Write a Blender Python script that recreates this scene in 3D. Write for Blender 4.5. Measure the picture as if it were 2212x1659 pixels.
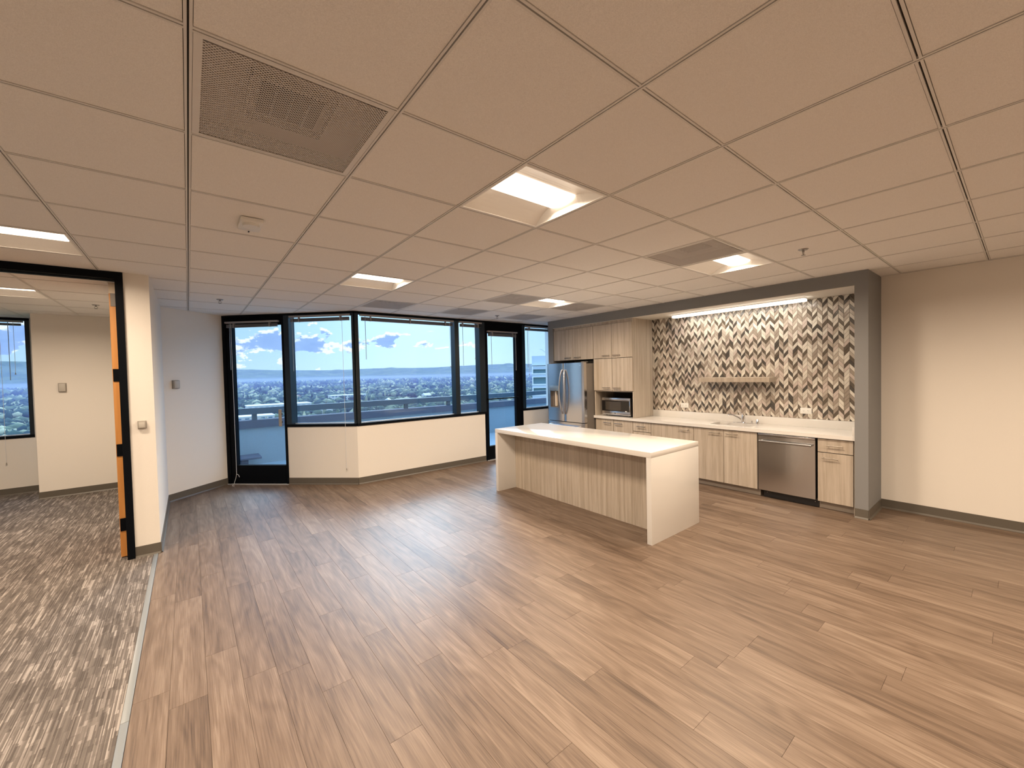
import bpy, bmesh, math, random
import numpy as np
from mathutils import Vector, Matrix

# ------------------------------------------------------------------ camera, world, sun, exposure
for o in list(bpy.data.objects): bpy.data.objects.remove(o)
scene = bpy.context.scene
COL = scene.collection
CAMZ = 1.589
YAW, PITCH, ROLL, FPX = 0.671148992, -0.0254919234, -0.0230629063, 879.967
_f = np.array([math.sin(YAW)*math.cos(PITCH), math.cos(YAW)*math.cos(PITCH), math.sin(PITCH)])
_r = np.array([math.cos(YAW), -math.sin(YAW), 0.0]); _u = np.cross(_r, _f)
_R = math.cos(ROLL)*_r + math.sin(ROLL)*_u
_U = -math.sin(ROLL)*_r + math.cos(ROLL)*_u
camd = bpy.data.cameras.new('camera'); cam = bpy.data.objects.new('camera', camd); COL.objects.link(cam)
cam.matrix_world = Matrix(((_R[0], _U[0], -_f[0], 0), (_R[1], _U[1], -_f[1], 0), (_R[2], _U[2], -_f[2], CAMZ), (0, 0, 0, 1)))
camd.sensor_fit = 'HORIZONTAL'; camd.sensor_width = 36.0; camd.lens = FPX*36.0/2212.0
camd.clip_start = 0.05; camd.clip_end = 30000
scene.camera = cam

scene.view_settings.view_transform = 'Standard'
scene.view_settings.look = 'None'
scene.view_settings.gamma = 1.0
scene.view_settings.use_curve_mapping = False
scene.view_settings.exposure = 0.0

SUN_AZ = math.radians(27.0)      # from +Y towards +X
SUN_EL = math.radians(31.0)
LENS_STRENGTH = 4.5
LAMP_W = 47.5
LIGHT_COL = (1.0, 0.80, 0.60)

def N(nt, typ, **kw):
    n = nt.nodes.new(typ)
    for k, v in kw.items():
        if k == 'i':
            for kk, vv in v.items(): n.inputs[kk].default_value = vv
        else: setattr(n, k, v)
    return n
def ramp(nt, fac, stops):
    r = N(nt, 'ShaderNodeValToRGB'); e = r.color_ramp.elements
    while len(e) > 1: e.remove(e[-1])
    e[0].position = stops[0][0]; e[0].color = (*stops[0][1], 1)
    for p, c in stops[1:]:
        x = e.new(p); x.color = (*c, 1)
    nt.links.new(fac, r.inputs[0]); return r.outputs[0]
def math_(nt, op, a, b=None, c=None, clamp=False):
    n = N(nt, 'ShaderNodeMath', operation=op, use_clamp=clamp)
    for k, v in enumerate((a, b, c)):
        if v is None: continue
        if isinstance(v, (int, float)): n.inputs[k].default_value = v
        else: nt.links.new(v, n.inputs[k])
    return n.outputs[0]
def mixc(nt, fac, a, b, blend='MIX'):
    n = N(nt, 'ShaderNodeMix', data_type='RGBA', blend_type=blend)
    for k, v in ((0, fac), (6, a), (7, b)):
        if isinstance(v, (int, float)): n.inputs[k].default_value = v
        elif isinstance(v, tuple): n.inputs[k].default_value = (*v[:3], 1)
        else: nt.links.new(v, n.inputs[k])
    return n.outputs[2]

w = bpy.data.worlds.new('sky'); scene.world = w; w.use_nodes = True
nt = w.node_tree; nt.nodes.clear()
out = N(nt, 'ShaderNodeOutputWorld'); bg = N(nt, 'ShaderNodeBackground')
tc = N(nt, 'ShaderNodeTexCoord'); sep = N(nt, 'ShaderNodeSeparateXYZ')
nt.links.new(tc.outputs['Generated'], sep.inputs[0])
el = math_(nt, 'MAXIMUM', sep.outputs[2], 0.0)
skycol = ramp(nt, el, [(0.0, (0.62, 0.88, 0.98)), (0.06, (0.53, 0.82, 0.98)), (0.15, (0.44, 0.76, 1.05)), (0.34, (1.35, 2.0, 2.95)), (1.0, (1.2, 1.9, 2.95))])  # upper stops brightened above the window view to add daylight indoors
# broad glow round the sun's direction
sd = (math.sin(SUN_AZ)*math.cos(SUN_EL), math.cos(SUN_AZ)*math.cos(SUN_EL), math.sin(SUN_EL))
dot = N(nt, 'ShaderNodeVectorMath', operation='DOT_PRODUCT'); dot.inputs[1].default_value = sd
nt.links.new(tc.outputs['Generated'], dot.inputs[0])
# horizontal closeness to sun azimuth (haze brightens the sky below the sun)
dh = N(nt, 'ShaderNodeVectorMath', operation='DOT_PRODUCT'); dh.inputs[1].default_value = (math.sin(SUN_AZ), math.cos(SUN_AZ), 0)
nt.links.new(tc.outputs['Generated'], dh.inputs[0])
g1 = math_(nt, 'POWER', math_(nt, 'MAXIMUM', dh.outputs['Value'], 0.0), 30.0)
ang = math_(nt, 'ARCCOSINE', math_(nt, 'MINIMUM', dot.outputs['Value'], 0.99999))
g2 = math_(nt, 'EXPONENT', math_(nt, 'MULTIPLY', ang, -1/0.075))      # veiled sun: wide aureole
glow = math_(nt, 'ADD', math_(nt, 'MULTIPLY', g1, 0.42), math_(nt, 'MULTIPLY', g2, 62.0))
glowc = mixc(nt, 1.0, (0.66, 0.86, 1.0), glow, 'MULTIPLY')
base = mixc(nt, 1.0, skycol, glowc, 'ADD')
# cumulus bank low over the horizon
az = N(nt, 'ShaderNodeVectorMath', operation='MULTIPLY'); az.inputs[1].default_value = (19.0, 19.0, 31.0)
nt.links.new(tc.outputs['Generated'], az.inputs[0])
cn = N(nt, 'ShaderNodeTexNoise', i={'Scale': 1.0, 'Detail': 9.0, 'Roughness': 0.56})
azo = N(nt, 'ShaderNodeVectorMath', operation='ADD'); azo.inputs[1].default_value = (7.4, 2.3, 0.6)
nt.links.new(az.outputs[0], azo.inputs[0]); nt.links.new(azo.outputs[0], cn.inputs['Vector'])
cn2 = N(nt, 'ShaderNodeTexNoise', i={'Scale': 1.0, 'Detail': 9.0, 'Roughness': 0.56})
azs = N(nt, 'ShaderNodeVectorMath', operation='ADD'); azs.inputs[1].default_value = (7.4, 2.3, 0.82)
nt.links.new(az.outputs[0], azs.inputs[0]); nt.links.new(azs.outputs[0], cn2.inputs['Vector'])
band = math_(nt, 'SUBTRACT', 1.0, math_(nt, 'MULTIPLY', math_(nt, 'ABSOLUTE', math_(nt, 'SUBTRACT', sep.outputs[2], 0.076)), 24.0), clamp=True)
# the bank thins out towards +X
lr = math_(nt, 'MULTIPLY', math_(nt, 'SUBTRACT', sep.outputs[0], 0.24), 0.72)
lr = math_(nt, 'MAXIMUM', lr, -0.02)
cm = math_(nt, 'SUBTRACT', math_(nt, 'ADD', cn.outputs[0], math_(nt, 'MULTIPLY', band, 0.27)), lr)
mask = ramp(nt, cm, [(0.0, (0, 0, 0)), (0.632, (0, 0, 0)), (0.648, (1, 1, 1))])
core = ramp(nt, math_(nt, 'ADD', math_(nt, 'MULTIPLY', math_(nt, 'SUBTRACT', cn2.outputs[0], cn.outputs[0]), 1.2), math_(nt, 'SUBTRACT', cm, 0.636)), [(0.0, (1.25, 1.3, 1.3)), (0.02, (1.0, 1.12, 1.2)), (0.06, (0.36, 0.56, 0.98)), (0.3, (0.27, 0.45, 0.90))])
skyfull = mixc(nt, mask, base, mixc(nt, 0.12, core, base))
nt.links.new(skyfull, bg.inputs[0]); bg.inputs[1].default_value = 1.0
nt.links.new(bg.outputs[0], out.inputs[0])

# ------------------------------------------------------------------ materials
MATS = {}
def mat(name, col, rough=0.5, metal=0.0, spec=0.5, emis=None, estr=0.0, coat=0.0):
    if name in MATS: return MATS[name]
    m = bpy.data.materials.new(name); m.use_nodes = True
    b = m.node_tree.nodes['Principled BSDF']
    b.inputs['Base Color'].default_value = (*col, 1); b.inputs['Roughness'].default_value = rough
    b.inputs['Metallic'].default_value = metal; b.inputs['Specular IOR Level'].default_value = spec
    b.inputs['Coat Weight'].default_value = coat
    if emis: b.inputs['Emission Color'].default_value = (*emis, 1); b.inputs['Emission Strength'].default_value = estr
    MATS[name] = m; return m
def pb(m): return m.node_tree.nodes['Principled BSDF']
def bump(m, h, strength=0.2, dist=0.002):
    nt = m.node_tree; b = N(nt, 'ShaderNodeBump', i={'Strength': strength, 'Distance': dist})
    nt.links.new(h, b.inputs['Height']); nt.links.new(b.outputs[0], pb(m).inputs['Normal'])
def noise(nt, vec, scale, detail=2.0, rough=0.5, dim='3D'):
    n = N(nt, 'ShaderNodeTexNoise', i={'Scale': scale, 'Detail': detail, 'Roughness': rough})
    if vec is not None: nt.links.new(vec, n.inputs['Vector'])
    return n.outputs[0]
def objco(nt, scale=(1, 1, 1), rnd=False, world=False):
    t = N(nt, 'ShaderNodeTexCoord')
    if world: src = N(nt, 'ShaderNodeNewGeometry').outputs['Position']
    else: src = t.outputs['Object']
    v = src
    if rnd:
        oi = N(nt, 'ShaderNodeObjectInfo'); g = N(nt, 'ShaderNodeNewGeometry')
        s = math_(nt, 'FRACT', math_(nt, 'ADD', oi.outputs['Random'], g.outputs['Random Per Island']))
        c = N(nt, 'ShaderNodeCombineXYZ')
        nt.links.new(math_(nt, 'MULTIPLY', s, 37.0), c.inputs[0]); nt.links.new(math_(nt, 'MULTIPLY', s, 91.0), c.inputs[1]); nt.links.new(math_(nt, 'MULTIPLY', s, 53.0), c.inputs[2])
        a = N(nt, 'ShaderNodeVectorMath', operation='ADD'); nt.links.new(v, a.inputs[0]); nt.links.new(c.outputs[0], a.inputs[1]); v = a.outputs[0]
        rn = s
    m = N(nt, 'ShaderNodeVectorMath', operation='MULTIPLY'); m.inputs[1].default_value = scale
    nt.links.new(v, m.inputs[0])
    return (m.outputs[0], rn) if rnd else m.outputs[0]

def paint(name, col, sc=260, rough=0.75, st=0.25):
    if name in MATS: return MATS[name]
    m = mat(name, col, rough, spec=0.25); nt = m.node_tree
    h = noise(nt, objco(nt, world=True), sc, 3.0)
    c = mixc(nt, h, tuple(x*0.96 for x in col), tuple(min(1, x*1.04) for x in col))
    nt.links.new(c, pb(m).inputs['Base Color']); bump(m, h, st, 0.001); return m
M_WALL = paint('wall_paint', (0.80, 0.76, 0.70))
M_GREY = paint('grey_paint', (0.23, 0.23, 0.23))
M_SOFFIT = paint('soffit_paint', (0.78, 0.74, 0.67))
M_TILE = mat('ceiling_board', (0.74, 0.71, 0.67), 0.92, spec=0.1)
nt = M_TILE.node_tree; v = objco(nt, world=True)
h = noise(nt, v, 420, 3.0, 0.7); h2 = noise(nt, v, 60, 2.0)
c = mixc(nt, ramp(nt, h, [(0.30, (0, 0, 0)), (0.62, (1, 1, 1))]), (0.74, 0.72, 0.69), (0.92, 0.90, 0.87))
nt.links.new(mixc(nt, math_(nt, 'MULTIPLY', h2, 0.12), c, (0.60, 0.55, 0.5)), pb(M_TILE).inputs['Base Color']); bump(M_TILE, h, 0.5, 0.0012)
M_GRID = mat('grid_white', (0.72, 0.70, 0.67), 0.5)
M_GRIDSLOT = mat('grid_reveal_black', (0.03, 0.025, 0.02), 0.8)
M_BASE = mat('rubber_base', (0.115, 0.10, 0.08), 0.45)
M_BLACK = mat('black_anodised', (0.003, 0.004, 0.006), 0.55, spec=0.07)
M_BLACKM = mat('black_metal', (0.006, 0.014, 0.022), 0.3, metal=0.0, spec=0.45)
M_ALU = mat('bright_aluminium', (0.85, 0.87, 0.9), 0.35, metal=0.6)
M_QUARTZ = mat('white_quartz', (0.86, 0.83, 0.78), 0.09, spec=0.55)
nt = M_QUARTZ.node_tree; h = noise(nt, objco(nt, world=True), 500, 2.0)
nt.links.new(mixc(nt, h, (0.70, 0.68, 0.645), (0.76, 0.74, 0.71)), pb(M_QUARTZ).inputs['Base Color'])
M_STEEL = mat('stainless_steel', (0.62, 0.62, 0.63), 0.24, metal=1.0)
nt = M_STEEL.node_tree; h = noise(nt, objco(nt, (600, 600, 8), world=True), 1.0, 2.0)
nt.links.new(math_(nt, 'ADD', math_(nt, 'MULTIPLY', h, 0.10), 0.17), pb(M_STEEL).inputs['Roughness']); bump(M_STEEL, h, 0.05, 0.0005)
M_STEELD = mat('dark_steel', (0.34, 0.33, 0.32), 0.3, metal=1.0)
M_CHROME = mat('chrome', (0.9, 0.9, 0.92), 0.06, metal=1.0)
M_NICKEL = mat('brushed_nickel', (0.40, 0.36, 0.31), 0.34, metal=1.0)
M_FSIDE = mat('fridge_side', (0.20, 0.18, 0.16), 0.45, metal=0.3)
M_DGLASS = mat('dark_glass', (0.012, 0.010, 0.009), 0.06)
M_DPLAST = mat('dark_plastic', (0.02, 0.02, 0.022), 0.4)
M_WPLAST = mat('white_plastic', (0.80, 0.79, 0.75), 0.4)
M_GPLAST = mat('grey_beige_plastic', (0.33, 0.30, 0.26), 0.5)
M_DOORW = mat('orange_wood_edge', (0.62, 0.26, 0.055), 0.5)
nt = M_DOORW.node_tree; h = noise(nt, objco(nt, (60, 60, 3), world=True), 1.0, 3.0)
nt.links.new(mixc(nt, h, (0.52, 0.20, 0.04), (0.70, 0.33, 0.09)), pb(M_DOORW).inputs['Base Color'])
M_CREAM = mat('cream_primer', (0.80, 0.66, 0.50), 0.5)
M_BLIND = mat('blind_slat', (0.17, 0.165, 0.17), 0.4)
M_HEADR = mat('blind_headrail', (0.33, 0.31, 0.30), 0.4)
M_CORD = mat('white_cord', (0.72, 0.74, 0.76), 0.7)
M_WAND = mat('clear_wand', (0.35, 0.42, 0.48), 0.2)
M_CONC = paint('balcony_concrete', (0.32, 0.41, 0.46), 30)
M_CONCD = paint('balcony_concrete_dark', (0.11, 0.13, 0.175), 30)
M_RAIL = mat('balcony_rail', (0.065, 0.105, 0.14), 0.5)
M_STRIP = mat('transition_strip', (0.24, 0.26, 0.27), 0.35)
M_LENS = mat('lens_lit', (1, 1, 1), 0.5, emis=LIGHT_COL, estr=LENS_STRENGTH)
M_LED = mat('led_strip_lit', (1, 1, 1), 0.5, emis=(1.0, 0.92, 0.80), estr=5.0)
M_REFL = mat('fixture_white', (0.86, 0.84, 0.80), 0.45)

def cabinet_mat(name, tint=1.0):
    m = mat(name, (0.5, 0.43, 0.34), 0.42, spec=0.4); nt = m.node_tree
    v, rn = objco(nt, (1, 1, 1), rnd=True)
    def sc(s):
        k = N(nt, 'ShaderNodeVectorMath', operation='MULTIPLY'); k.inputs[1].default_value = s; nt.links.new(v, k.inputs[0]); return k.outputs[0]
    a = noise(nt, sc((26, 26, 0.9)), 1.0, 4.0, 0.6)
    b = noise(nt, sc((150, 150, 5)), 1.0, 3.0, 0.6)
    f = math_(nt, 'ADD', math_(nt, 'MULTIPLY', a, 0.72), math_(nt, 'MULTIPLY', b, 0.28))
    c = ramp(nt, f, [(0.28, (0.33*tint, 0.27*tint, 0.205*tint)), (0.44, (0.43*tint, 0.365*tint, 0.29*tint)), (0.56, (0.52*tint, 0.45*tint, 0.37*tint)), (0.72, (0.62*tint, 0.55*tint, 0.46*tint))])
    c = mixc(nt, math_(nt, 'MULTIPLY', rn, 0.22), c, (0.36, 0.30, 0.24))
    nt.links.new(c, pb(m).inputs['Base Color']); bump(m, f, 0.12, 0.0005); return m
M_CAB = cabinet_mat('cabinet_laminate')
M_KICK = mat('toe_kick', (0.40, 0.34, 0.28), 0.5)
M_CARC = mat('carcass_dark', (0.06, 0.05, 0.045), 0.8)

def plank_mat():
    m = mat('vinyl_plank', (0.4, 0.3, 0.22), 0.34, spec=0.55); nt = m.node_tree
    v, rn = objco(nt, (1, 1, 1), rnd=True)
    def sc(s, vv=v):
        k = N(nt, 'ShaderNodeVectorMath', operation='MULTIPLY'); k.inputs[1].default_value = s; nt.links.new(vv, k.inputs[0]); return k.outputs[0]
    warp = noise(nt, sc((5, 0.9, 1)), 1.0, 2.0)
    sp = N(nt, 'ShaderNodeSeparateXYZ'); nt.links.new(v, sp.inputs[0])
    ring = math_(nt, 'SINE', math_(nt, 'ADD', math_(nt, 'MULTIPLY', warp, 58.0), math_(nt, 'MULTIPLY', sp.outputs[0], 60.0)))
    grain = noise(nt, sc((190, 4.0, 1)), 1.0, 4.0, 0.65)
    soft = noise(nt, sc((14, 1.1, 1)), 1.0, 3.0, 0.6)
    f = math_(nt, 'ADD', math_(nt, 'MULTIPLY', grain, 0.50), math_(nt, 'ADD', math_(nt, 'MULTIPLY', soft, 0.42), math_(nt, 'MULTIPLY', ring, 0.035)))
    f = math_(nt, 'ADD', f, math_(nt, 'MULTIPLY', math_(nt, 'SUBTRACT', rn, 0.5), 0.11))
    c = ramp(nt, f, [(0.28, (0.070, 0.044, 0.028)), (0.41, (0.132, 0.088, 0.059)), (0.52, (0.180, 0.126, 0.089)), (0.64, (0.255, 0.192, 0.143))])
    nt.links.new(c, pb(m).inputs['Base Color'])
    nt.links.new(math_(nt, 'ADD', math_(nt, 'MULTIPLY', grain, 0.16), 0.37), pb(m).inputs['Roughness'])
    bump(m, f, 0.25, 0.0012); return m
M_PLANK = plank_mat()
M_SUB = mat('subfloor', (0.10, 0.075, 0.055), 0.9)

def carpet_mat():
    m = mat('carpet_pile', (0.4, 0.36, 0.32), 0.95, spec=0.05); nt = m.node_tree
    g = N(nt, 'ShaderNodeNewGeometry'); sp = N(nt, 'ShaderNodeSeparateXYZ'); nt.links.new(g.outputs['Position'], sp.inputs[0])
    wob = noise(nt, g.outputs['Position'], 300, 1.0)
    def cells(wx, ly, seed):
        col = math_(nt, 'FLOOR', math_(nt, 'ADD', math_(nt, 'MULTIPLY', sp.outputs[0], 1/wx), seed))
        wn = N(nt, 'ShaderNodeTexWhiteNoise', noise_dimensions='1D'); nt.links.new(col, wn.inputs['W'])
        row = math_(nt, 'FLOOR', math_(nt, 'ADD', math_(nt, 'MULTIPLY', sp.outputs[1], 1/ly), math_(nt, 'MULTIPLY', wn.outputs['Value'], 17.0)))
        cb = N(nt, 'ShaderNodeCombineXYZ'); nt.links.new(col, cb.inputs[0]); nt.links.new(row, cb.inputs[1])
        w2 = N(nt, 'ShaderNodeTexWhiteNoise', noise_dimensions='2D'); nt.links.new(cb.outputs[0], w2.inputs['Vector'])
        return w2.outputs['Value']
    a = cells(0.0045, 0.20, 3.3); b = cells(0.015, 0.10, 9.1); c3 = cells(0.045, 0.16, 21.7)
    f = math_(nt, 'ADD', math_(nt, 'MULTIPLY', a, 0.44), math_(nt, 'ADD', math_(nt, 'MULTIPLY', b, 0.28), math_(nt, 'MULTIPLY', c3, 0.20)))
    f = math_(nt, 'ADD', f, math_(nt, 'MULTIPLY', wob, 0.10))
    c = ramp(nt, f, [(0.22, (0.10, 0.086, 0.077)), (0.45, (0.15, 0.13, 0.116)), (0.64, (0.205, 0.178, 0.16)), (0.84, (0.40, 0.36, 0.325))])
    nt.links.new(c, pb(m).inputs['Base Color'])
    bump(m, math_(nt, 'ADD', f, wob), 0.6, 0.004); return m
M_CARPET = carpet_mat()

def glass_mat(name, tint, refl):
    m = bpy.data.materials.new(name); m.use_nodes = True; nt = m.node_tree; nt.nodes.clear()
    o = N(nt, 'ShaderNodeOutputMaterial'); t = N(nt, 'ShaderNodeBsdfTransparent'); t.inputs[0].default_value = (*tint, 1)
    g = N(nt, 'ShaderNodeBsdfGlossy'); g.inputs['Roughness'].default_value = 0.0; g.inputs[0].default_value = (0.9, 0.97, 1, 1)
    fr = N(nt, 'ShaderNodeFresnel'); fr.inputs[0].default_value = 1.5
    mx = N(nt, 'ShaderNodeMixShader'); nt.links.new(math_(nt, 'MULTIPLY', fr.outputs[0], refl), mx.inputs[0])
    nt.links.new(t.outputs[0], mx.inputs[1]); nt.links.new(g.outputs[0], mx.inputs[2]); nt.links.new(mx.outputs[0], o.inputs[0]); return m
M_GLASS = glass_mat('window_glass', (0.86, 0.92, 0.97), 1.0)

def perf_mat(name, pitch, rad, col):
    # sheet metal with a staggered pattern of round holes cut right through
    m = bpy.data.materials.new(name); m.use_nodes = True; nt = m.node_tree
    b = nt.nodes['Principled BSDF']; b.inputs['Base Color'].default_value = (*col, 1); b.inputs['Roughness'].default_value = 0.6
    o = nt.nodes['Material Output']
    g = N(nt, 'ShaderNodeNewGeometry'); sp = N(nt, 'ShaderNodeSeparateXYZ'); nt.links.new(g.outputs['Position'], sp.inputs[0])
    u = math_(nt, 'MULTIPLY', sp.outputs[0], 1/pitch); v = math_(nt, 'MULTIPLY', sp.outputs[1], 1/pitch)
    a = math_(nt, 'ADD', u, v); c = math_(nt, 'SUBTRACT', u, v)
    da = math_(nt, 'SUBTRACT', math_(nt, 'FRACT', math_(nt, 'ADD', a, 100.0)), 0.5); dc = math_(nt, 'SUBTRACT', math_(nt, 'FRACT', math_(nt, 'ADD', c, 100.0)), 0.5)
    d = math_(nt, 'SQRT', math_(nt, 'ADD', math_(nt, 'MULTIPLY', da, da), math_(nt, 'MULTIPLY', dc, dc)))
    hole = math_(nt, 'LESS_THAN', d, rad)
    t = N(nt, 'ShaderNodeBsdfTransparent'); mx = N(nt, 'ShaderNodeMixShader')
    nt.links.new(hole, mx.inputs[0]); nt.links.new(b.outputs[0], mx.inputs[1]); nt.links.new(t.outputs[0], mx.inputs[2]); nt.links.new(mx.outputs[0], o.inputs[0])
    return m
M_PERF = perf_mat('perforated_sheet', 0.0125, 0.36, (0.66, 0.63, 0.60))
M_PLENUM = mat('plenum_grey', (0.52, 0.48, 0.45), 0.8)
M_DUCT = mat('duct_dark', (0.05, 0.042, 0.04), 0.8)

# ------------------------------------------------------------------ mesh helpers
class Frame:
    def __init__(s, o, u, v): s.o = Vector(o); s.u = Vector(u).normalized(); s.v = Vector(v).normalized()
    def p(s, a, b, z): return s.o + s.u*a + s.v*b + Vector((0, 0, z))
W0 = Frame((0, 0, 0), (1, 0, 0), (0, 1, 0))
class MB:
    def __init__(s): s.v = []; s.f = []; s.m = []; s.mats = []
    def mi(s, m):
        if m not in s.mats: s.mats.append(m)
        return s.mats.index(m)
    def add(s, vs, fs, m):
        k = len(s.v); s.v += [tuple(x) for x in vs]; i = s.mi(m)
        for f in fs: s.f.append([k+a for a in f]); s.m.append(i)
        return s
    def box(s, x0, x1, y0, y1, z0, z1, m, fr=W0):
        if x0 > x1: x0, x1 = x1, x0
        if y0 > y1: y0, y1 = y1, y0
        vs = [fr.p(a, b, z) for z in (z0, z1) for a, b in ((x0, y0), (x1, y0), (x1, y1), (x0, y1))]
        fl = (fr.u.cross(fr.v)).z < 0
        fs = [(3, 2, 1, 0), (4, 5, 6, 7), (0, 1, 5, 4), (1, 2, 6, 5), (2, 3, 7, 6), (3, 0, 4, 7)]
        if fl: fs = [f[::-1] for f in fs]
        return s.add(vs, fs, m)
    def bbox(s, x0, x1, y0, y1, z0, z1, m, r=0.003, seg=2, fr=W0):
        bm = bmesh.new(); bmesh.ops.create_cube(bm, size=1.0)
        for vv in bm.verts:
            vv.co = Vector(((x0+x1)/2+vv.co.x*(x1-x0), (y0+y1)/2+vv.co.y*(y1-y0), (z0+z1)/2+vv.co.z*(z1-z0)))
        bmesh.ops.bevel(bm, geom=bm.edges[:], offset=r, segments=seg, profile=0.5, affect='EDGES')
        bm.verts.index_update()
        vs = [fr.p(q.co.x, q.co.y, q.co.z) for q in bm.verts]
        fl = (fr.u.cross(fr.v)).z < 0
        fs = [[q.index for q in f.verts][::(-1 if fl else 1)] for f in bm.faces]
        bm.free(); return s.add(vs, fs, m)
    def prism(s, poly, z0, z1, m):
        n = len(poly); a = sum(poly[i][0]*poly[(i+1) % n][1]-poly[(i+1) % n][0]*poly[i][1] for i in range(n))
        if a < 0: poly = poly[::-1]
        vs = [(x, y, z0) for x, y in poly]+[(x, y, z1) for x, y in poly]
        fs = [tuple(range(n-1, -1, -1)), tuple(range(n, 2*n))]+[(i, (i+1) % n, n+(i+1) % n, n+i) for i in range(n)]
        return s.add(vs, fs, m)
    def tube(s, pts, r, m, n=10, caps=True, radii=None):
        pts = [Vector(p) for p in pts]; vs = []; fs = []
        prev = None
        for i, p in enumerate(pts):
            t = (pts[min(i+1, len(pts)-1)]-pts[max(i-1, 0)]).normalized()
            if prev is None:
                a = Vector((0, 0, 1)) if abs(t.z) < 0.9 else Vector((1, 0, 0)); e1 = t.cross(a).normalized()
            else: e1 = (prev-t*prev.dot(t)).normalized()
            prev = e1; e2 = t.cross(e1); rr = radii[i] if radii else r
            for k in range(n):
                an = 2*math.pi*k/n; vs.append(p+e1*math.cos(an)*rr+e2*math.sin(an)*rr)
        for i in range(len(pts)-1):
            for k in range(n):
                fs.append((i*n+k, i*n+(k+1) % n, (i+1)*n+(k+1) % n, (i+1)*n+k))
        if caps: fs.append(tuple(range(n-1, -1, -1))); fs.append(tuple((len(pts)-1)*n+k for k in range(n)))
        return s.add(vs, fs, m)
    def build(s, name, parent=None, smooth=False, origin=None):
        me = bpy.data.meshes.new(name)
        vs = s.v
        if origin is not None: vs = [(a-origin[0], b-origin[1], c-origin[2]) for a, b, c in vs]
        me.from_pydata(vs, [], s.f)
        for m in s.mats: me.materials.append(m)
        me.polygons.foreach_set('material_index', s.m)
        if smooth:
            me.polygons.foreach_set('use_smooth', [True]*len(s.f))
            try: me.set_sharp_from_angle(angle=math.radians(35))
            except Exception: pass
        me.update()
        o = bpy.data.objects.new(name, me); COL.objects.link(o)
        if origin is not None: o.location = origin
        if parent is not None: attach(o, parent)
        return o
def attach(o, parent):
    o.parent = parent
    o.location = Vector(o.location)-world_loc(parent)
def world_loc(o):
    l = Vector(o.location)
    return l+world_loc(o.parent) if o.parent else l
def empty(name, loc):
    o = bpy.data.objects.new(name, None); o.location = loc; o.empty_display_size = 0.1; COL.objects.link(o); return o
def tag(o, label=None, cat=None, group=None, kind=None):
    if label: o['label'] = label
    if cat: o['category'] = cat
    if group: o['group'] = group
    if kind: o['kind'] = kind
    return o
def structure(o): o['kind'] = 'structure'; return o
def thing(name, loc, label, cat, group=None): return tag(empty(name, loc), label, cat, group)
def sbox(name, parent, x0, x1, y0, y1, z0, z1, m, fr=W0, r=None):
    mb = MB()
    if r: mb.bbox(x0, x1, y0, y1, z0, z1, m, r, fr=fr)
    else: mb.box(x0, x1, y0, y1, z0, z1, m, fr)
    return mb.build(name, parent, smooth=bool(r))
def clip(poly, a, b, c):      # keep a*x+b*y<=c
    outp = []
    for i in range(len(poly)):
        p, q = poly[i], poly[(i+1) % len(poly)]
        dp, dq = a*p[0]+b*p[1]-c, a*q[0]+b*q[1]-c
        if dp <= 0: outp.append(p)
        if (dp < 0) != (dq < 0) and dp != dq:
            t = dp/(dp-dq); outp.append((p[0]+(q[0]-p[0])*t, p[1]+(q[1]-p[1])*t))
    return outp
def project(x, y, z):
    d = np.array([x, y, z-CAMZ]); zz = d@_f
    if zz <= 0.05: return None
    return 1106+FPX*(d@_R)/zz, 829.5-FPX*(d@_U)/zz, zz
def inframe(x0, x1, y0, y1, z, pad=60):
    for a in np.linspace(x0, x1, 4):
        for b in np.linspace(y0, y1, 4):
            q = project(a, b, z)
            if q and -pad < q[0] < 2212+pad and -pad < q[1] < 1659+pad: return True
    return False

# ------------------------------------------------------------------ room dimensions
CH = 2.561
P0 = (-0.252, 6.98); P1 = (0.43, 7.56); P2 = (1.93, 6.13)
XR = 6.015; YW = 6.13
FA = Frame((*P0, 0), (P1[0]-P0[0], P1[1]-P0[1], 0), (-(P1[1]-P0[1]), P1[0]-P0[0], 0))      # v points outwards
FB = Frame((*P1, 0), (P2[0]-P1[0], P2[1]-P1[1], 0), (-(P2[1]-P1[1]), P2[0]-P1[0], 0))
FC = Frame((0, YW, 0), (1, 0, 0), (0, 1, 0))
LB = math.dist(P1, P2)
XMIN, YMIN = -6.0, -4.6
YOFF = 9.1
def regions(poly):
    out = []
    r1 = clip(poly, 1, 0, -0.30); r1 = clip(r1, 0, 1, YOFF) if r1 else r1
    r2 = clip(poly, -1, 0, 0.30); r2 = clip(r2, 1, 0, 1.93) if r2 else r2
    if r2: r2 = clip(r2, FA.v.x, FA.v.y, FA.v.x*P0[0]+FA.v.y*P0[1]+0.01)
    if r2: r2 = clip(r2, FB.v.x, FB.v.y, FB.v.x*P1[0]+FB.v.y*P1[1]+0.01)
    r3 = clip(poly, -1, 0, -1.93); r3 = clip(r3, 0, 1, YW+0.01) if r3 else r3
    return [r for r in (r1, r2, r3) if len(r) >= 3]

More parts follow.
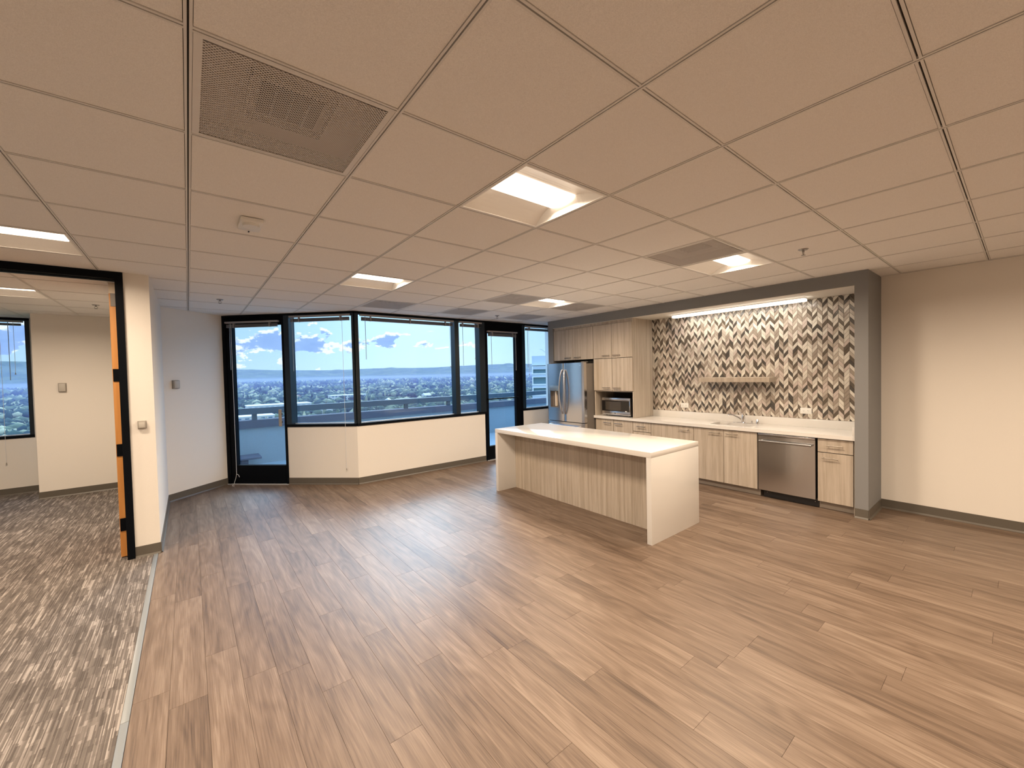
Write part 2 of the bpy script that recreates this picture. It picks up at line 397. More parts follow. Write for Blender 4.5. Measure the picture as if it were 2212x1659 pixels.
# ------------------------------------------------------------------ floor: planks, carpet tiles, strip
floor = structure(MB().box(XMIN, 6.2, YMIN, 6.13, -0.08, -0.004, M_SUB).box(XMIN, 0.43, 6.13, 9.1, -0.08, -0.004, M_SUB).prism([(0.43, 6.13), (1.93, 6.13), (0.43, 7.56)], -0.08, -0.004, M_SUB).build('floor'))
random.seed(4)
PW, PL = 0.1515, 1.22
known = {0: 1.70, 2: 2.065, 5: 1.846, 6: 2.62, -2: 3.70, 8: 1.828, 13: 0.43, 1: 2.5, 3: 1.2, 4: 3.1, 7: 0.9, -1: 2.2, 9: 2.35, -3: 1.35}
planks = []
k0 = int(math.floor((-0.270-0.63)/PW)); k1 = int(math.ceil((6.1-0.63)/PW))
for k in range(k0, k1):
    xa = max(0.63+k*PW, -0.270); xb = 0.63+(k+1)*PW
    if xb <= xa+0.01: continue
    j = known.get(k, random.random()*PL) % PL
    y = j-PL*5
    while y < 7.8:
        ya, yb = max(y, YMIN), y+PL
        if yb > ya+0.02:
            poly = [(xa+0.0006, ya+0.0006), (xb-0.0006, ya+0.0006), (xb-0.0006, yb-0.0006), (xa+0.0006, yb-0.0006)]
            poly = clip(poly, 1, 0, 6.014)
            rs = regions(poly) if poly else []
            if rs: planks.append((rs, (xa+xb)/2, (ya+yb)/2, inframe(xa, xb, ya, yb, 0, 5)))
        y += PL
def dist(p): return math.hypot(p[1], p[2])
vis = sorted([p for p in planks if p[3]], key=dist)
ind = vis[:298]; rest = [p for p in planks if p not in ind]
for rs, cx, cy, _ in ind:
    mb = MB()
    for r in rs: mb.prism(r, -0.004, 0.0, M_PLANK)
    mb.build('floor_plank', floor, origin=(cx, cy, 0))
mb = MB()
for rs, cx, cy, _ in rest:
    for r in rs: mb.prism(r, -0.004, 0.0, M_PLANK)
tag(mb.build('floor_planking', floor), kind='stuff')
# carpet tiles
ctiles = []
CT = 0.6
x = -0.302
while x > XMIN:
    y = 4.93-CT*16
    while y < 9.1:
        poly = [(x-CT+0.0006, y+0.0006), (x-0.0006, y+0.0006), (x-0.0006, y+CT-0.0006), (x-CT+0.0006, y+CT-0.0006)]
        poly = clip(clip(poly, 0, 1, 9.1), -1, 0, -XMIN); poly = clip(poly, 0, -1, -YMIN) if poly else poly
        if len(poly) > 2: ctiles.append((poly, x-CT/2, y+CT/2, inframe(x-CT, x, y, y+CT, 0, 5)))
        y += CT
    x -= CT
mb = MB()
for poly, cx, cy, vs in ctiles:
    if vs: MB().prism(poly, -0.004, 0.003+random.random()*0.0006, M_CARPET).build('carpet_tile', floor, origin=(cx, cy, 0))
    else: mb.prism(poly, -0.004, 0.003, M_CARPET)
tag(mb.build('carpet_tiling', floor), kind='stuff')
# transition strip between carpet and planks (two lengths, butted)
ts = structure(empty('trim_1', (-0.282, 2, 0)))
sbox('strip_length', ts, -0.302, -0.271, 2.6, 5.0, -0.003, 0.006, M_STRIP, r=0.002)
sbox('strip_length', ts, -0.302, -0.271, YMIN, 2.5985, -0.003, 0.006, M_STRIP, r=0.002)

# ------------------------------------------------------------------ walls
TH = 0.15
structure(MB().box(XR, XR+TH, YMIN-0.1, 0.99, -0.08, CH+0.2, M_WALL).build('wall_right'))
structure(MB().box(XR, XR+TH, 5.68, 6.4, -0.08, CH+0.2, M_WALL).build('wall_far_right'))
wb = structure(MB().box(XMIN-TH, XR+TH, YMIN-TH, YMIN, -0.08, CH+0.2, M_WALL).build('wall_back'))
structure(MB().box(XMIN-TH, XMIN, YMIN, 9.25, -0.08, CH+0.2, M_WALL).build('wall_left'))
structure(MB().prism([(-0.425, 4.99), (-0.252, 4.99), P0, P1, (0.36, 7.72), (0.2, 9.4), (-0.425, 9.4)], -0.08, CH+0.2, M_WALL).build('wall_partition'))
structure(MB().box(-1.66, -0.425, 8.45, 9.4, -0.08, CH+0.2, M_WALL).build('wall_office_pier'))
# office window wall
structure(MB().box(XMIN, -1.66, 9.1, 9.25, -0.08, 0.815, M_WALL).box(-1.80, -1.66, 9.1, 9.25, 0.815, CH+0.2, M_WALL).box(XMIN, -4.3, 9.1, 9.25, 0.815, CH+0.2, M_WALL).build('wall_office_window'))
structure(MB().box(XMIN, -3.55, 4.99, 5.11, -0.0, CH+0.1, M_WALL).build('wall_office_front'))
# window wall: low walls below the windows and the fascia over them
structure(MB().box(0.975, LB, 0, TH, -0.08, 0.865, M_WALL, FB).prism([P2, (P2[0]+FB.v.x*TH, P2[1]+FB.v.y*TH), (P2[0]+0.06, P2[1]+TH)], -0.08, 0.865, M_WALL).build('wall_front_left'))
structure(MB().box(1.93, 4.225, 0, TH, -0.08, 0.865, M_WALL, FC).build('wall_front'))
structure(MB().box(5.131, 6.015, 0, TH, -0.08, 0.857, M_WALL, FC).build('wall_front_right'))
# kitchen niche: grey frame and back wall
nf = structure(empty('wall_kitchen', (5.42, 3.3, 0)))
sbox('column', nf, 5.42, XR+TH, 0.99, 1.10, 0.0, CH+0.1, M_GREY)
sbox('column', nf, 5.42, XR+TH, 5.55, 5.68, 0.0, CH+0.1, M_GREY)
MB().box(5.42, XR+TH, 1.10, 5.55, 2.418, CH+0.1, M_GREY).build('bulkhead', nf)
MB().box(5.4215, XR-0.001, 1.10, 5.55, 2.415, 2.418, M_SOFFIT).build('soffit_panel', nf)
sbox('back_panel', nf, 6.001, XR+TH, 1.10, 5.55, 0, 2.415, M_WALL)

# chevron glass mosaic on the niche wall
TCOL = [((0.80, 0.74, 0.64), 7), ((0.70, 0.645, 0.56), 5), ((0.50, 0.43, 0.36), 6), ((0.36, 0.30, 0.245), 5), ((0.13, 0.105, 0.08), 6), ((0.085, 0.075, 0.065), 3), ((0.62, 0.52, 0.46), 3)]
TM = []
for i, (c, wgt) in enumerate(TCOL):
    m = mat('glass_tile_%s' % 'abcdefg'[i], tuple(q*0.9 for q in c), 0.16, spec=0.6); nt = m.node_tree
    bump(m, noise(nt, objco(nt, (1, 1, 1), world=True), 70, 2.0), 0.22, 0.003)
    TM.append((m, wgt))
TML = [m for m, wgt in TM for _ in range(wgt)]
M_GROUT = mat('tile_grout', (0.22, 0.19, 0.155), 0.9)
sbox('grout_bed', nf, 5.9955, 6.001, 1.10, 3.815, 0.93, 2.415, M_GROUT)
TW, THH, RISE = 0.0513, 0.0493, 0.061
YA, YB, ZA, ZB = 1.101, 3.809, 0.93, 2.414
tiles = []
ncol = int((YB-1.260+0.16)/TW)+1
random.seed(11)
for c in range(-4, 52):
    y0 = 1.260-0.0513+c*TW; y1 = y0+TW
    if y1 < YA+0.004 or y0 > YB-0.004: continue
    up = (c % 2 == 0)      # peak on the high-Y side or low-Y side
    last = None
    for r in range(-3, 33):
        z0 = 0.915+r*THH
        g = 0.0009
        za, zb = (z0, z0+RISE) if up else (z0+RISE, z0)
        poly = [(y0+g, za+g), (y1-g, zb+g), (y1-g, zb+THH-g), (y0+g, za+THH-g)]
        poly = clip(poly, 1, 0, YB)
        if poly: poly = clip(poly, -1, 0, -YA)
        if poly: poly = clip(poly, 0, 1, ZB)
        if poly: poly = clip(poly, 0, -1, -0.946)
        if len(poly) < 3: continue
        # every chevron row runs light / mid / dark with jumps, never twice the same dark
        ph = (r*1+(0 if up else 1)) % 3
        pool = {0: [0, 0, 1, 1, 6], 1: [2, 3, 1, 2, 6], 2: [4, 4, 5, 3]}[ph]
        mi_ = random.choice(pool) if random.random() < 0.80 else random.randrange(7)
        q = random.random()*0.0012
        tiles.append((poly, TM[mi_][0], q, c))
def tile_mesh(mb, poly, m, q):
    n = len(poly); xf = 5.9900-q; xb = 5.9965
    cy = sum(p[0] for p in poly)/n; cz = sum(p[1] for p in poly)/n
    ins = [(cy+(p[0]-cy)*0.93, cz+(p[1]-cz)*0.93) for p in poly]
    vs = [(xf, a, b) for a, b in ins]+[(xf+0.0018, a, b) for a, b in poly]+[(xb, a, b) for a, b in poly]
    ar = sum(poly[i][0]*poly[(i+1) % n][1]-poly[(i+1) % n][0]*poly[i][1] for i in range(n))
    f1 = tuple(range(n)) if ar < 0 else tuple(range(n-1, -1, -1))
    fs = [f1]
    for i in range(n):
        j = (i+1) % n
        for a, b in ((0, n), (n, 2*n)):
            f = (a+i, b+i, b+j, a+j); fs.append(f if ar < 0 else f[::-1])
    mb.add(vs, fs, m)
tiles.sort(key=lambda t: t[3])
for poly, m, q, c in tiles[:298]:
    mb = MB(); tile_mesh(mb, poly, m, q); mb.build('mosaic_tile', nf)
mb = MB()
for poly, m, q, c in tiles[298:]: tile_mesh(mb, poly, m, q)
tag(mb.build('mosaic_tiling', nf), kind='stuff')

# baseboards: cove profile with a flared toe
def baseboard(name, runs, h=0.10):
    mb = MB()
    for fr, a, b in runs:
        mb.box(a, b, -0.006, 0, 0.0, h, M_BASE, fr)
        mb.add([fr.p(a, -0.016, 0.0), fr.p(b, -0.016, 0.0), fr.p(b, -0.016, 0.003), fr.p(a, -0.016, 0.003), fr.p(b, -0.006, 0.018), fr.p(a, -0.006, 0.018)], [(0, 1, 2, 3), (3, 2, 4, 5)], M_BASE)
    return structure(mb.build(name))
def wallframe(p, q):        # v points into the wall: left of travel p->q reversed
    d = Vector((q[0]-p[0], q[1]-p[1], 0)).normalized(); return Frame((*p, 0), d, (-d.y, d.x, 0))
fR = wallframe((XR, YMIN), (XR, 0.99)); fR = Frame((XR, YMIN, 0), (0, 1, 0), (1, 0, 0))
baseboard('baseboard_right', [(fR, 0, 0.99-YMIN), (Frame((5.42, 0.99, 0), (1, 0, 0), (0, 1, 0)), 0, 0.595), (Frame((5.42, 0.99, 0), (0, 1, 0), (1, 0, 0)), 0, 0.11)])
baseboard('baseboard_left', [(Frame((-0.252, 4.99, 0), (0, 1, 0), (-1, 0, 0)), 0, 1.99), (FA, 0, math.dist(P0, P1)), (Frame((-0.425, 4.99, 0), (1, 0, 0), (0, 1, 0)), 0, 0.173)])
baseboard('baseboard_front', [(FB, 0.975, LB), (FC, 1.93, 4.225), (FC, 5.131, 6.015)])
baseboard('baseboard_office', [(Frame((-1.66, 8.45, 0), (1, 0, 0), (0, 1, 0)), 0, 1.235), (Frame((-6, 9.1, 0), (1, 0, 0), (0, 1, 0)), 0, 4.34), (Frame((-0.425, 5.2, 0), (0, 1, 0), (1, 0, 0)), 0, 3.25), (Frame((-1.66, 8.45, 0), (0, 1, 0), (1, 0, 0)), 0, 0.65)])
baseboard('baseboard_back', [(Frame((XMIN, YMIN, 0), (1, 0, 0), (0, -1, 0)), 0, 12.0)])

# ------------------------------------------------------------------ ceiling
GX, GY, GT = 0.0323, 1.4363, 0.6096
LIGHTS = [(2, 0), (2, 4), (6, 0), (6, 4), (-2, 4), (-3, 8), (2, -4), (6, -4), (-2, 0), (-2, -4), (-6, 0), (-6, 4), (2, -8), (6, -8)]
PERFS = [(0, 0), (5, 0), (3, 6), (5, 6), (5, 4), (7, 4), (7, 6)]
ceil = structure(MB().box(XMIN-TH, 6.17, YMIN-TH, 6.28, 2.80, 2.95, M_DUCT).box(XMIN-TH, 0.4, 6.28, 9.4, 2.80, 2.95, M_DUCT).prism([(0.4, 6.28), (2.05, 6.28), (0.4, 7.7)], 2.80, 2.95, M_DUCT).build('ceiling'))
FL = 0.0115
rest = MB(); nind = 0
for i in range(-10, 10):
    for j in range(-10, 13):
        if (i, j) in LIGHTS or (i, j) in PERFS: continue
        x0, y0 = GX+i*GT, GY+j*GT
        poly = [(x0+0.0118, y0+0.0118), (x0+GT-0.0118, y0+0.0118), (x0+GT-0.0118, y0+GT-0.0118), (x0+0.0118, y0+GT-0.0118)]
        poly = clip(poly, 1, 0, XR)
        if poly: poly = clip(poly, -1, 0, -XMIN)
        if poly: poly = clip(poly, 0, -1, -YMIN)
        if len(poly) < 3: continue
        rs = regions(poly)
        if not rs: continue
        vs_ = inframe(x0, x0+GT, y0, y0+GT, CH, 5) and nind < 299
        tgt = MB() if vs_ else rest
        dz = random.random()*0.0008
        for r in rs: tgt.prism(r, CH+0.0015+dz, CH+0.018, M_TILE)
        if vs_:
            nind += 1; tgt.build('ceiling_tile', ceil, origin=(x0+GT/2, y0+GT/2, CH))
tag(rest.build('ceiling_tiling', ceil), kind='stuff')
# slotted grid
def runner(x0, x1, y0, y1, along):
    out = MB(); any_ = False
    def pc(ax0, ax1, ay0, ay1, z0, z1, m):
        nonlocal any_
        poly = [(ax0, ay0), (ax1, ay0), (ax1, ay1), (ax0, ay1)]
        poly = clip(poly, 1, 0, XR); poly = clip(poly, -1, 0, -XMIN) if poly else poly; poly = clip(poly, 0, -1, -YMIN) if poly else poly
        if len(poly) < 3: return
        for r in regions(poly): out.prism(r, z0, z1, m); any_ = True
    for s in (-1, 1):
        a, b = (0.0026, 0.0102) if s > 0 else (-0.0102, -0.0026)
        if along == 'y': pc(x0+a, x0+b, y0, y1, CH-0.001, CH+0.010, M_GRID)
        else: pc(x0, x1, y0+a, y0+b, CH-0.001, CH+0.010, M_GRID)
    if along == 'y': pc(x0-0.0028, x0+0.0028, y0, y1, CH+0.008, CH+0.010, M_GRIDSLOT)
    else: pc(x0, x1, y0-0.0028, y0+0.0028, CH+0.008, CH+0.010, M_GRIDSLOT)
    return out if any_ else None
for i in range(-9, 10):
    r = runner(GX+i*GT, 0, YMIN, 9.1, 'y')
    if r: r.build('main_runner', ceil)
for j in range(-9, 13):
    r = MB()
    for i in range(-10, 10):
        q = runner(GX+i*GT+0.0104, GX+(i+1)*GT-0.0104, GY+j*GT, 0, 'x')
        if q: r.v_off = 0; r.add(q.v, [f for f, mm in zip(q.f, q.m) if q.mats[mm] is M_GRID], M_GRID); r.add(q.v, [f for f, mm in zip(q.f, q.m) if q.mats[mm] is M_GRIDSLOT], M_GRIDSLOT)
    if r.f: r.build('cross_tee', ceil)
structure(MB().box(5.97, XR, YMIN, 0.99, CH-0.002, CH, M_GRID).build('trim_2'))

# perforated air panels
def perf_panel(i, j, label):
    x0, y0 = GX+i*GT+0.0112, GY+j*GT+0.0112; s = GT-0.0224
    t = thing('air_grille', (x0+s/2, y0+s/2, CH), label, 'air vent', 'perforated air panels in the ceiling')
    MB().box(x0+0.02, x0+s-0.02, y0+0.02, y0+s-0.02, CH+0.001, CH+0.0012, M_PERF).build('perforated_face', t)
    mb = MB()
    mb.box(x0, x0+0.022, y0, y0+s, CH-0.0005, CH+0.004, M_GRID); mb.box(x0+s-0.022, x0+s, y0, y0+s, CH-0.0005, CH+0.004, M_GRID)
    mb.box(x0+0.022, x0+s-0.022, y0, y0+0.012, CH-0.0005, CH+0.004, M_GRID); mb.box(x0+0.022, x0+s-0.022, y0+s-0.012, y0+s, CH-0.0005, CH+0.004, M_GRID)
    mb.build('face_frame', t)
    bk = MB()
    bk.box(x0, x0+s, y0, y0+s, CH+0.07, CH+0.075, M_PLENUM)
    for a in ((x0, x0+0.003, y0, y0+s), (x0+s-0.003, x0+s, y0, y0+s), (x0, x0+s, y0, y0+0.003), (x0, x0+s, y0+s-0.003, y0+s)): bk.box(*a, CH+0.004, CH+0.07, M_PLENUM)
    bk.build('backing_pan', t)
    cx, cy = x0+s/2, y0+s/2
    nk = MB().box(cx-0.10, cx+0.10, cy-0.10, cy+0.10, CH+0.055, CH+0.068, M_DUCT)
    for k in range(3): nk.box(cx-0.06+k*0.055, cx-0.056+k*0.055, cy-0.09, cy+0.09, CH+0.040, CH+0.055, M_STEELD)
    for sgn in (-1, 1): nk.box(cx+sgn*0.135-0.002, cx+sgn*0.135+0.002, cy-0.137, cy+0.137, CH+0.040, CH+0.07, M_PLENUM).box(cx-0.137, cx+0.137, cy+sgn*0.135-0.002, cy+sgn*0.135+0.002, CH+0.040, CH+0.07, M_PLENUM)
    nk.build('duct_neck', t)
for (i, j), l in zip(PERFS, ['large perforated air panel nearest the camera, square duct showing through its holes',
    'dark perforated air panel beside the ceiling light over the island',
    'perforated air panel by the ceiling edge behind the angled window corner',
    'perforated air panel near the windows, in line with the middle of the long window',
    'perforated air panel touching the farthest ceiling light on its left',
    'perforated air panel touching the farthest ceiling light on its right',
    'perforated air panel nearest the grey kitchen bulkhead and glass door']): perf_panel(i, j, l)

# troffer lights
def troffer(i, j, label):
    x0, y0 = GX+i*GT+0.0112, GY+j*GT+0.0112; s = GT-0.0224; x1, y1 = x0+s, y0+s
    t = thing('ceiling_light', (x0+s/2, y0+s/2, CH), label, 'ceiling light', 'recessed ceiling lights')
    mb = MB(); e = 0.012
    mb.box(x0, x1, y0, y0+e, CH-0.001, CH+0.004, M_REFL); mb.box(x0, x1, y1-e, y1, CH-0.001, CH+0.004, M_REFL)
    mb.box(x0, x0+e, y0+e, y1-e, CH-0.001, CH+0.004, M_REFL); mb.box(x1-e, x1, y0+e, y1-e, CH-0.001, CH+0.004, M_REFL)
    mb.build('frame', t)
    cy = y0+s/2; D = 0.058; hw = 0.105; ei = 0.035
    for sg in (-1, 1):
        ye = y0+e if sg < 0 else y1-e; yi = cy+sg*hw
        m2 = MB(); n = 6; pts = []
        for k in range(n+1):
            u = k/n; yy = ye+(yi-ye)*u; zz = CH+0.003+D*math.sin(u*math.pi/2)**0.9
            pts.append((yy, zz, x0+e+ei*u, x1-e-ei*u))
        for k in range(n):
            a, b = pts[k], pts[k+1]
            vs = [(a[2], a[0], a[1]), (a[3], a[0], a[1]), (b[3], b[0], b[1]), (b[2], b[0], b[1])]
            m2.add(vs, [(0, 1, 2, 3) if sg > 0 else (3, 2, 1, 0)], M_REFL)
        m2.build('reflector', t, smooth=True)
    for sg in (-1, 1):
        prof2 = []
        for k in range(7): u = k/6; prof2.append(((y0+e)+(cy-hw-y0-e)*u, CH+0.003+D*math.sin(u*math.pi/2)**0.9, u))
        prof2 += [(2*cy-a, b, c_) for a, b, c_ in prof2[::-1]]
        xe = x0+e if sg < 0 else x1-e
        m2 = MB(); top = [(xe-sg*ei*u, a, b) for a, b, u in prof2]; n2 = len(top)
        m2.add(top+[(xe, a, CH+0.003) for a, b, u in prof2], [(k, k+1, n2+k+1, n2+k) if sg > 0 else (n2+k, n2+k+1, k+1, k) for k in range(n2-1)], M_REFL)
        m2.build('end_plate', t)
    m2 = MB(); n = 8; xs = (x0+e+ei, x1-e-ei); prof = []
    for k in range(n+1):
        a = math.pi*k/n; prof.append((cy-hw*math.cos(a), CH+0.003+D-0.026*math.sin(a)))
    for k in range(n):
        (ya, za), (yb, zb) = prof[k], prof[k+1]
        m2.add([(xs[0], ya, za), (xs[1], ya, za), (xs[1], yb, zb), (xs[0], yb, zb)], [(3, 2, 1, 0)], M_LENS)
    for xx, fl in ((xs[0], 0), (xs[1], 1)):
        f = tuple(range(n+1)); m2.add([(xx, a, b) for a, b in prof], [f if fl else f[::-1]], M_LENS)
    m2.build('lens', t, smooth=True)
    MB().box(x0, x1, y0, y1, CH+0.064, CH+0.068, M_REFL).build('housing', t)
    ld = bpy.data.lights.new('lamp', 'AREA'); ld.shape = 'RECTANGLE'; ld.size = xs[1]-xs[0]-0.02; ld.size_y = 0.17
    ld.energy = LAMP_W*(0.66 if (i, j) == (-2, 4) else 1.0); ld.color = LIGHT_COL; ld.spread = math.radians(165)
    lo = bpy.data.objects.new('lamp', ld); COL.objects.link(lo); lo.location = (x0+s/2, cy, CH+0.031); attach(lo, t)
LL = {(2, 0): 'large lit ceiling light in the middle, nearest above the island', (2, 4): 'lit ceiling light in front of the angled windows, left of centre',
      (6, 0): 'lit ceiling light beside the dark panel, nearest the kitchen bulkhead', (6, 4): 'farthest lit ceiling light between two dark perforated panels',
      (-2, 4): 'lit ceiling light at the left edge, just outside the black office frame', (-3, 8): 'lit ceiling light inside the carpeted office behind the black frame',
      (2, -4): 'lit ceiling light over the middle of the plank floor, second from the back wall', (6, -4): 'lit ceiling light along the plain right wall, nearest the grey column',
      (-2, 0): 'lit ceiling light over the open carpet, level with the nearest light above the island', (-2, -4): 'lit ceiling light over the open carpet, second row from the back wall',
      (-6, 0): 'lit ceiling light by the far left wall, away from the office front', (-6, 4): 'lit ceiling light by the far left wall, next to the office front',
      (2, -8): 'lit ceiling light nearest the back wall, in the middle', (6, -8): 'lit ceiling light in the corner of back and right walls'}
for (i, j) in LIGHTS: troffer(i, j, LL[(i, j)])

# ------------------------------------------------------------------ windows and glazed doors
def pane(parent, fr, a0, a1, z0, z1, n, name='pane'):
    mb = MB(); mb.add([fr.p(a0, n, z0), fr.p(a1, n, z0), fr.p(a1, n, z1), fr.p(a0, n, z1)], [(0, 1, 2, 3)], M_GLASS); return mb.build(name, parent)
def window(name, fr, a0, a1, z0, z1, posts, gn=0.09):
    """posts: (left frame width, right frame width)"""
    t = structure(empty(name, fr.p((a0+a1)/2, 0, z0)))
    lw, rw = posts
    sbox('window_sill', t, a0, a1, -0.012, 0.13, z0, z0+0.04, M_BLACK, fr)
    sbox('window_head', t, a0, a1, -0.012, 0.13, z1-0.03, z1, M_BLACK, fr)
    sbox('window_stile', t, a0, a0+lw, -0.012, 0.13, z0+0.04, z1-0.03, M_BLACKM, fr)
    sbox('window_stile', t, a1-rw, a1, -0.012, 0.13, z0+0.04, z1-0.03, M_BLACKM, fr)
    sbox('sill_highlight', t, a0+lw, a1-rw, gn-0.016, gn-0.002, z0+0.04, z0+0.050, M_ALU, fr)  # bright strip added in place of the sunlit line along the outer sill
    pane(t, fr, a0+lw, a1-rw, z0+0.04, z1-0.03, gn)
    return t
window('window_1', FB, 0.985, LB-0.002, 0.865, CH, (0.08, 0.034))
window('window_2', FC, 1.934, 3.66, 0.865, CH, (0.055, 0.04))
window('window_3', FC, 3.66, 4.25, 0.865, CH, (0.045, 0.12))
window('window_4', FC, 5.135, 6.013, 0.857, CH, (0.073, 0.03))
window('window_5', Frame((0, 9.1, 0), (1, 0, 0), (0, 1, 0)), -4.3, -1.80, 0.815, CH, (0.05, 0.045))

def glazed_door(name, fr, a0, a1, g0, g1, gz0, gz1, zh, gn=0.045):
    t = structure(empty(name, fr.p((a0+a1)/2, 0, 0)))
    sbox('door_frame', t, a0, a1, -0.012, 0.13, zh, CH, M_BLACK, fr)
    sbox('door_frame', t, a0, a0+0.055, -0.012, 0.13, 0, zh, M_BLACK, fr)
    sbox('door_frame', t, a1-0.03, a1, -0.012, 0.13, 0, zh, M_BLACK, fr)
    lf = MB()
    lf.bbox(a0+0.058, g0, 0.0, 0.07, 0.012, zh-0.004, M_BLACK, 0.003, fr=fr); lf.bbox(g1, a1-0.033, 0.0, 0.07, 0.012, zh-0.004, M_BLACK, 0.003, fr=fr)
    lf.bbox(g0, g1, 0.0, 0.07, 0.012, gz0, M_BLACK, 0.003, fr=fr); lf.bbox(g0, g1, 0.0, 0.07, gz1, zh-0.004, M_BLACK, 0.003, fr=fr)
    lf.build('door_leaf', t)
    sbox('door_threshold', t, a0, a1, -0.03, 0.13, 0.0, 0.010, M_ALU, fr)
    pane(t, fr, g0, g1, gz0, gz1, gn)
    return t
d1 = glazed_door('door_1', FB, 0.0, 0.984, 0.15, 0.955-0.015, 0.29, 2.405, 2.45)
dh_ = MB(); dh_.bbox(0.885, 0.925, -0.055, -0.030, 0.88, 1.135, M_GPLAST, 0.006, fr=FB); dh_.bbox(0.895, 0.915, -0.030, 0.0, 1.05, 1.08, M_DPLAST, 0.003, fr=FB); dh_.bbox(0.895, 0.915, -0.030, 0.0, 0.93, 0.96, M_DPLAST, 0.003, fr=FB)
dh_.build('door_handle', d1)
d2 = glazed_door('door_2', FC, 4.25, 5.13, 4.31, 4.97, 0.26, 2.345, 2.385)
sbox('push_bar', d2, 4.27, 5.0, -0.06, -0.035, 1.12, 1.142, M_BLACK, FC, r=0.004)
sbox('bar_bracket', d2, 4.275, 4.29, -0.035, 0.0, 1.115, 1.147, M_BLACK, FC)
sbox('bar_bracket', d2, 4.98, 4.995, -0.035, 0.0, 1.115, 1.147, M_BLACK, FC)

# raised blinds
def blind(name_label, fr, a0, a1, ztop, wand, cord, zst=None, n=0.0):
    t = thing('window_blind', fr.p((a0+a1)/2, -0.03+n, ztop-0.03), name_label, 'window blind', 'raised blinds over the windows and glass doors')
    na, nb = -0.055+n, -0.020+n
    sbox('headrail', t, a0, a1, na-0.004, nb+0.004, ztop-0.026, ztop, M_HEADR, fr, r=0.002)
    st = MB(); zb = (zst if zst else ztop-0.078)
    k = 0; z = zb+0.012
    while z < ztop-0.042:
        st.box(a0+0.02, a1-0.02, na+0.006, nb-0.003, z, z+0.0016, M_BLIND, fr); z += 0.0030
    tag(st.build('slat_stack', t), kind='stuff')
    sbox('bottom_rail', t, a0+0.02, a1-0.02, na+0.003, nb, zb, zb+0.011, M_BLIND, fr, r=0.002)
    for f in (0.16, 0.84) if a1-a0 < 1.2 else (0.1, 0.5, 0.9):
        aa = a0+(a1-a0)*f; sbox('ladder_tape', t, aa-0.008, aa+0.008, na+0.002, nb, zb-0.003, ztop-0.026, M_HEADR, fr)
    if wand:
        a, z1 = wand
        MB().tube([fr.p(a, na-0.004, ztop-0.03), fr.p(a, na-0.005, z1)], 0.0040, M_WAND, 6).build('wand', t)
    for cd in cord:
        a, z1 = cd
        m2 = MB(); m2.tube([fr.p(a, na-0.004, ztop-0.03), fr.p(a+0.002, na-0.006, (ztop+z1)/2), fr.p(a, na-0.006, z1+0.02)], 0.0022, M_CORD, 6)
        c = m2.build('cord', t)
        m3 = MB(); m3.tube([fr.p(a, na-0.006, z1+0.03), fr.p(a, na-0.006, z1)], 0.006, M_GPLAST, 8, radii=[0.003, 0.008]); m3.build('tassel', c)
    return t
blind('raised blind over the left glass door', FB, 0.085, 0.925, 2.462, (0.165, 1.74), [], 2.372)
blind('raised blind on the angled window right of the left glass door', FB, 1.075, 2.02, 2.523, (1.13, 1.70), [(1.90, 0.22)], 2.430, n=0.04)
blind('long raised blind on the widest straight window', FC, 2.02, 3.61, 2.523, (2.09, 1.85), [(3.52, 1.72)], 2.428, n=0.04)
blind('short raised blind on the narrow window beside the right glass door', FC, 3.72, 4.19, 2.523, (3.78, 1.75), [(4.03, 1.86)], 2.430, n=0.04)
blind('raised blind over the right glass door', FC, 4.29, 4.985, 2.383, (4.36, 1.76), [(4.93, 1.65)], 2.285)
blind('raised blind on the far window beside the grey kitchen column', FC, 5.215, 5.98, 2.523, (5.27, 1.70), [(5.30, 1.55)], 2.435, n=0.04)
blind('raised blind on the window inside the carpeted office', Frame((0, 9.1, 0), (1, 0, 0), (0, 1, 0)), -4.24, -1.86, 2.523, (-2.0, 1.66), [(-1.95, 1.74), (-2.08, 0.45)], 2.45, n=0.04)
# door blind cord that curls on the floor
pts = [FB.p(0.195, -0.068, 2.43), FB.p(0.197, -0.07, 1.2), FB.p(0.195, -0.07, 0.17), FB.p(0.19, -0.08, 0.12), FB.p(0.165, -0.09, 0.03), FB.p(0.15, -0.11, 0.006), FB.p(0.17, -0.12, 0.004), FB.p(0.18, -0.10, 0.004)]
cc = tag(MB().tube(pts, 0.003, M_CORD, 6).build('blind_cord', smooth=True), 'long white blind cord hanging down the left glass door to the floor', 'cord')
pts = [FB.p(0.195, -0.075, 0.17), FB.p(0.215, -0.085, 0.175), FB.p(0.24, -0.085, 0.16), FB.p(0.25, -0.085, 0.13)]
MB().tube(pts, 0.003, M_CORD, 6).build('loose_end', cc, smooth=True)

# ------------------------------------------------------------------ office opening: black frame and open door leaf
of = structure(empty('door_3', (-0.45, 5.0, 0)))
sbox('door_frame', of, -3.55, -0.425, 4.97, 5.10, 2.50, CH, M_BLACK)
sbox('door_frame', of, -0.477, -0.425, 4.97, 5.10, 0.0, 2.50, M_BLACK)
sbox('door_frame', of, -3.55, -3.50, 4.97, 5.10, 0.0, 2.50, M_BLACK)
sbox('frame_stop', of, -3.5, -0.477, 5.03, 5.05, 2.485, 2.50, M_BLACKM)
leaf = thing('office_door', (-0.50, 5.10, 0.0), 'orange-brown wooden door leaf standing open, edge on, in the black office frame', 'door')
sbox('door_slab', leaf, -0.528, -0.482, 5.075, 5.98, 0.012, 2.387, M_DOORW)
sbox('top_edge_cap', leaf, -0.528, -0.482, 5.075, 5.98, 2.387, 2.484, M_CREAM)
sbox('top_edge_plate', leaf, -0.519, -0.4815, 5.069, 5.0755, 2.272, 2.387, mat('grey_plate', (0.20, 0.17, 0.14), 0.4))
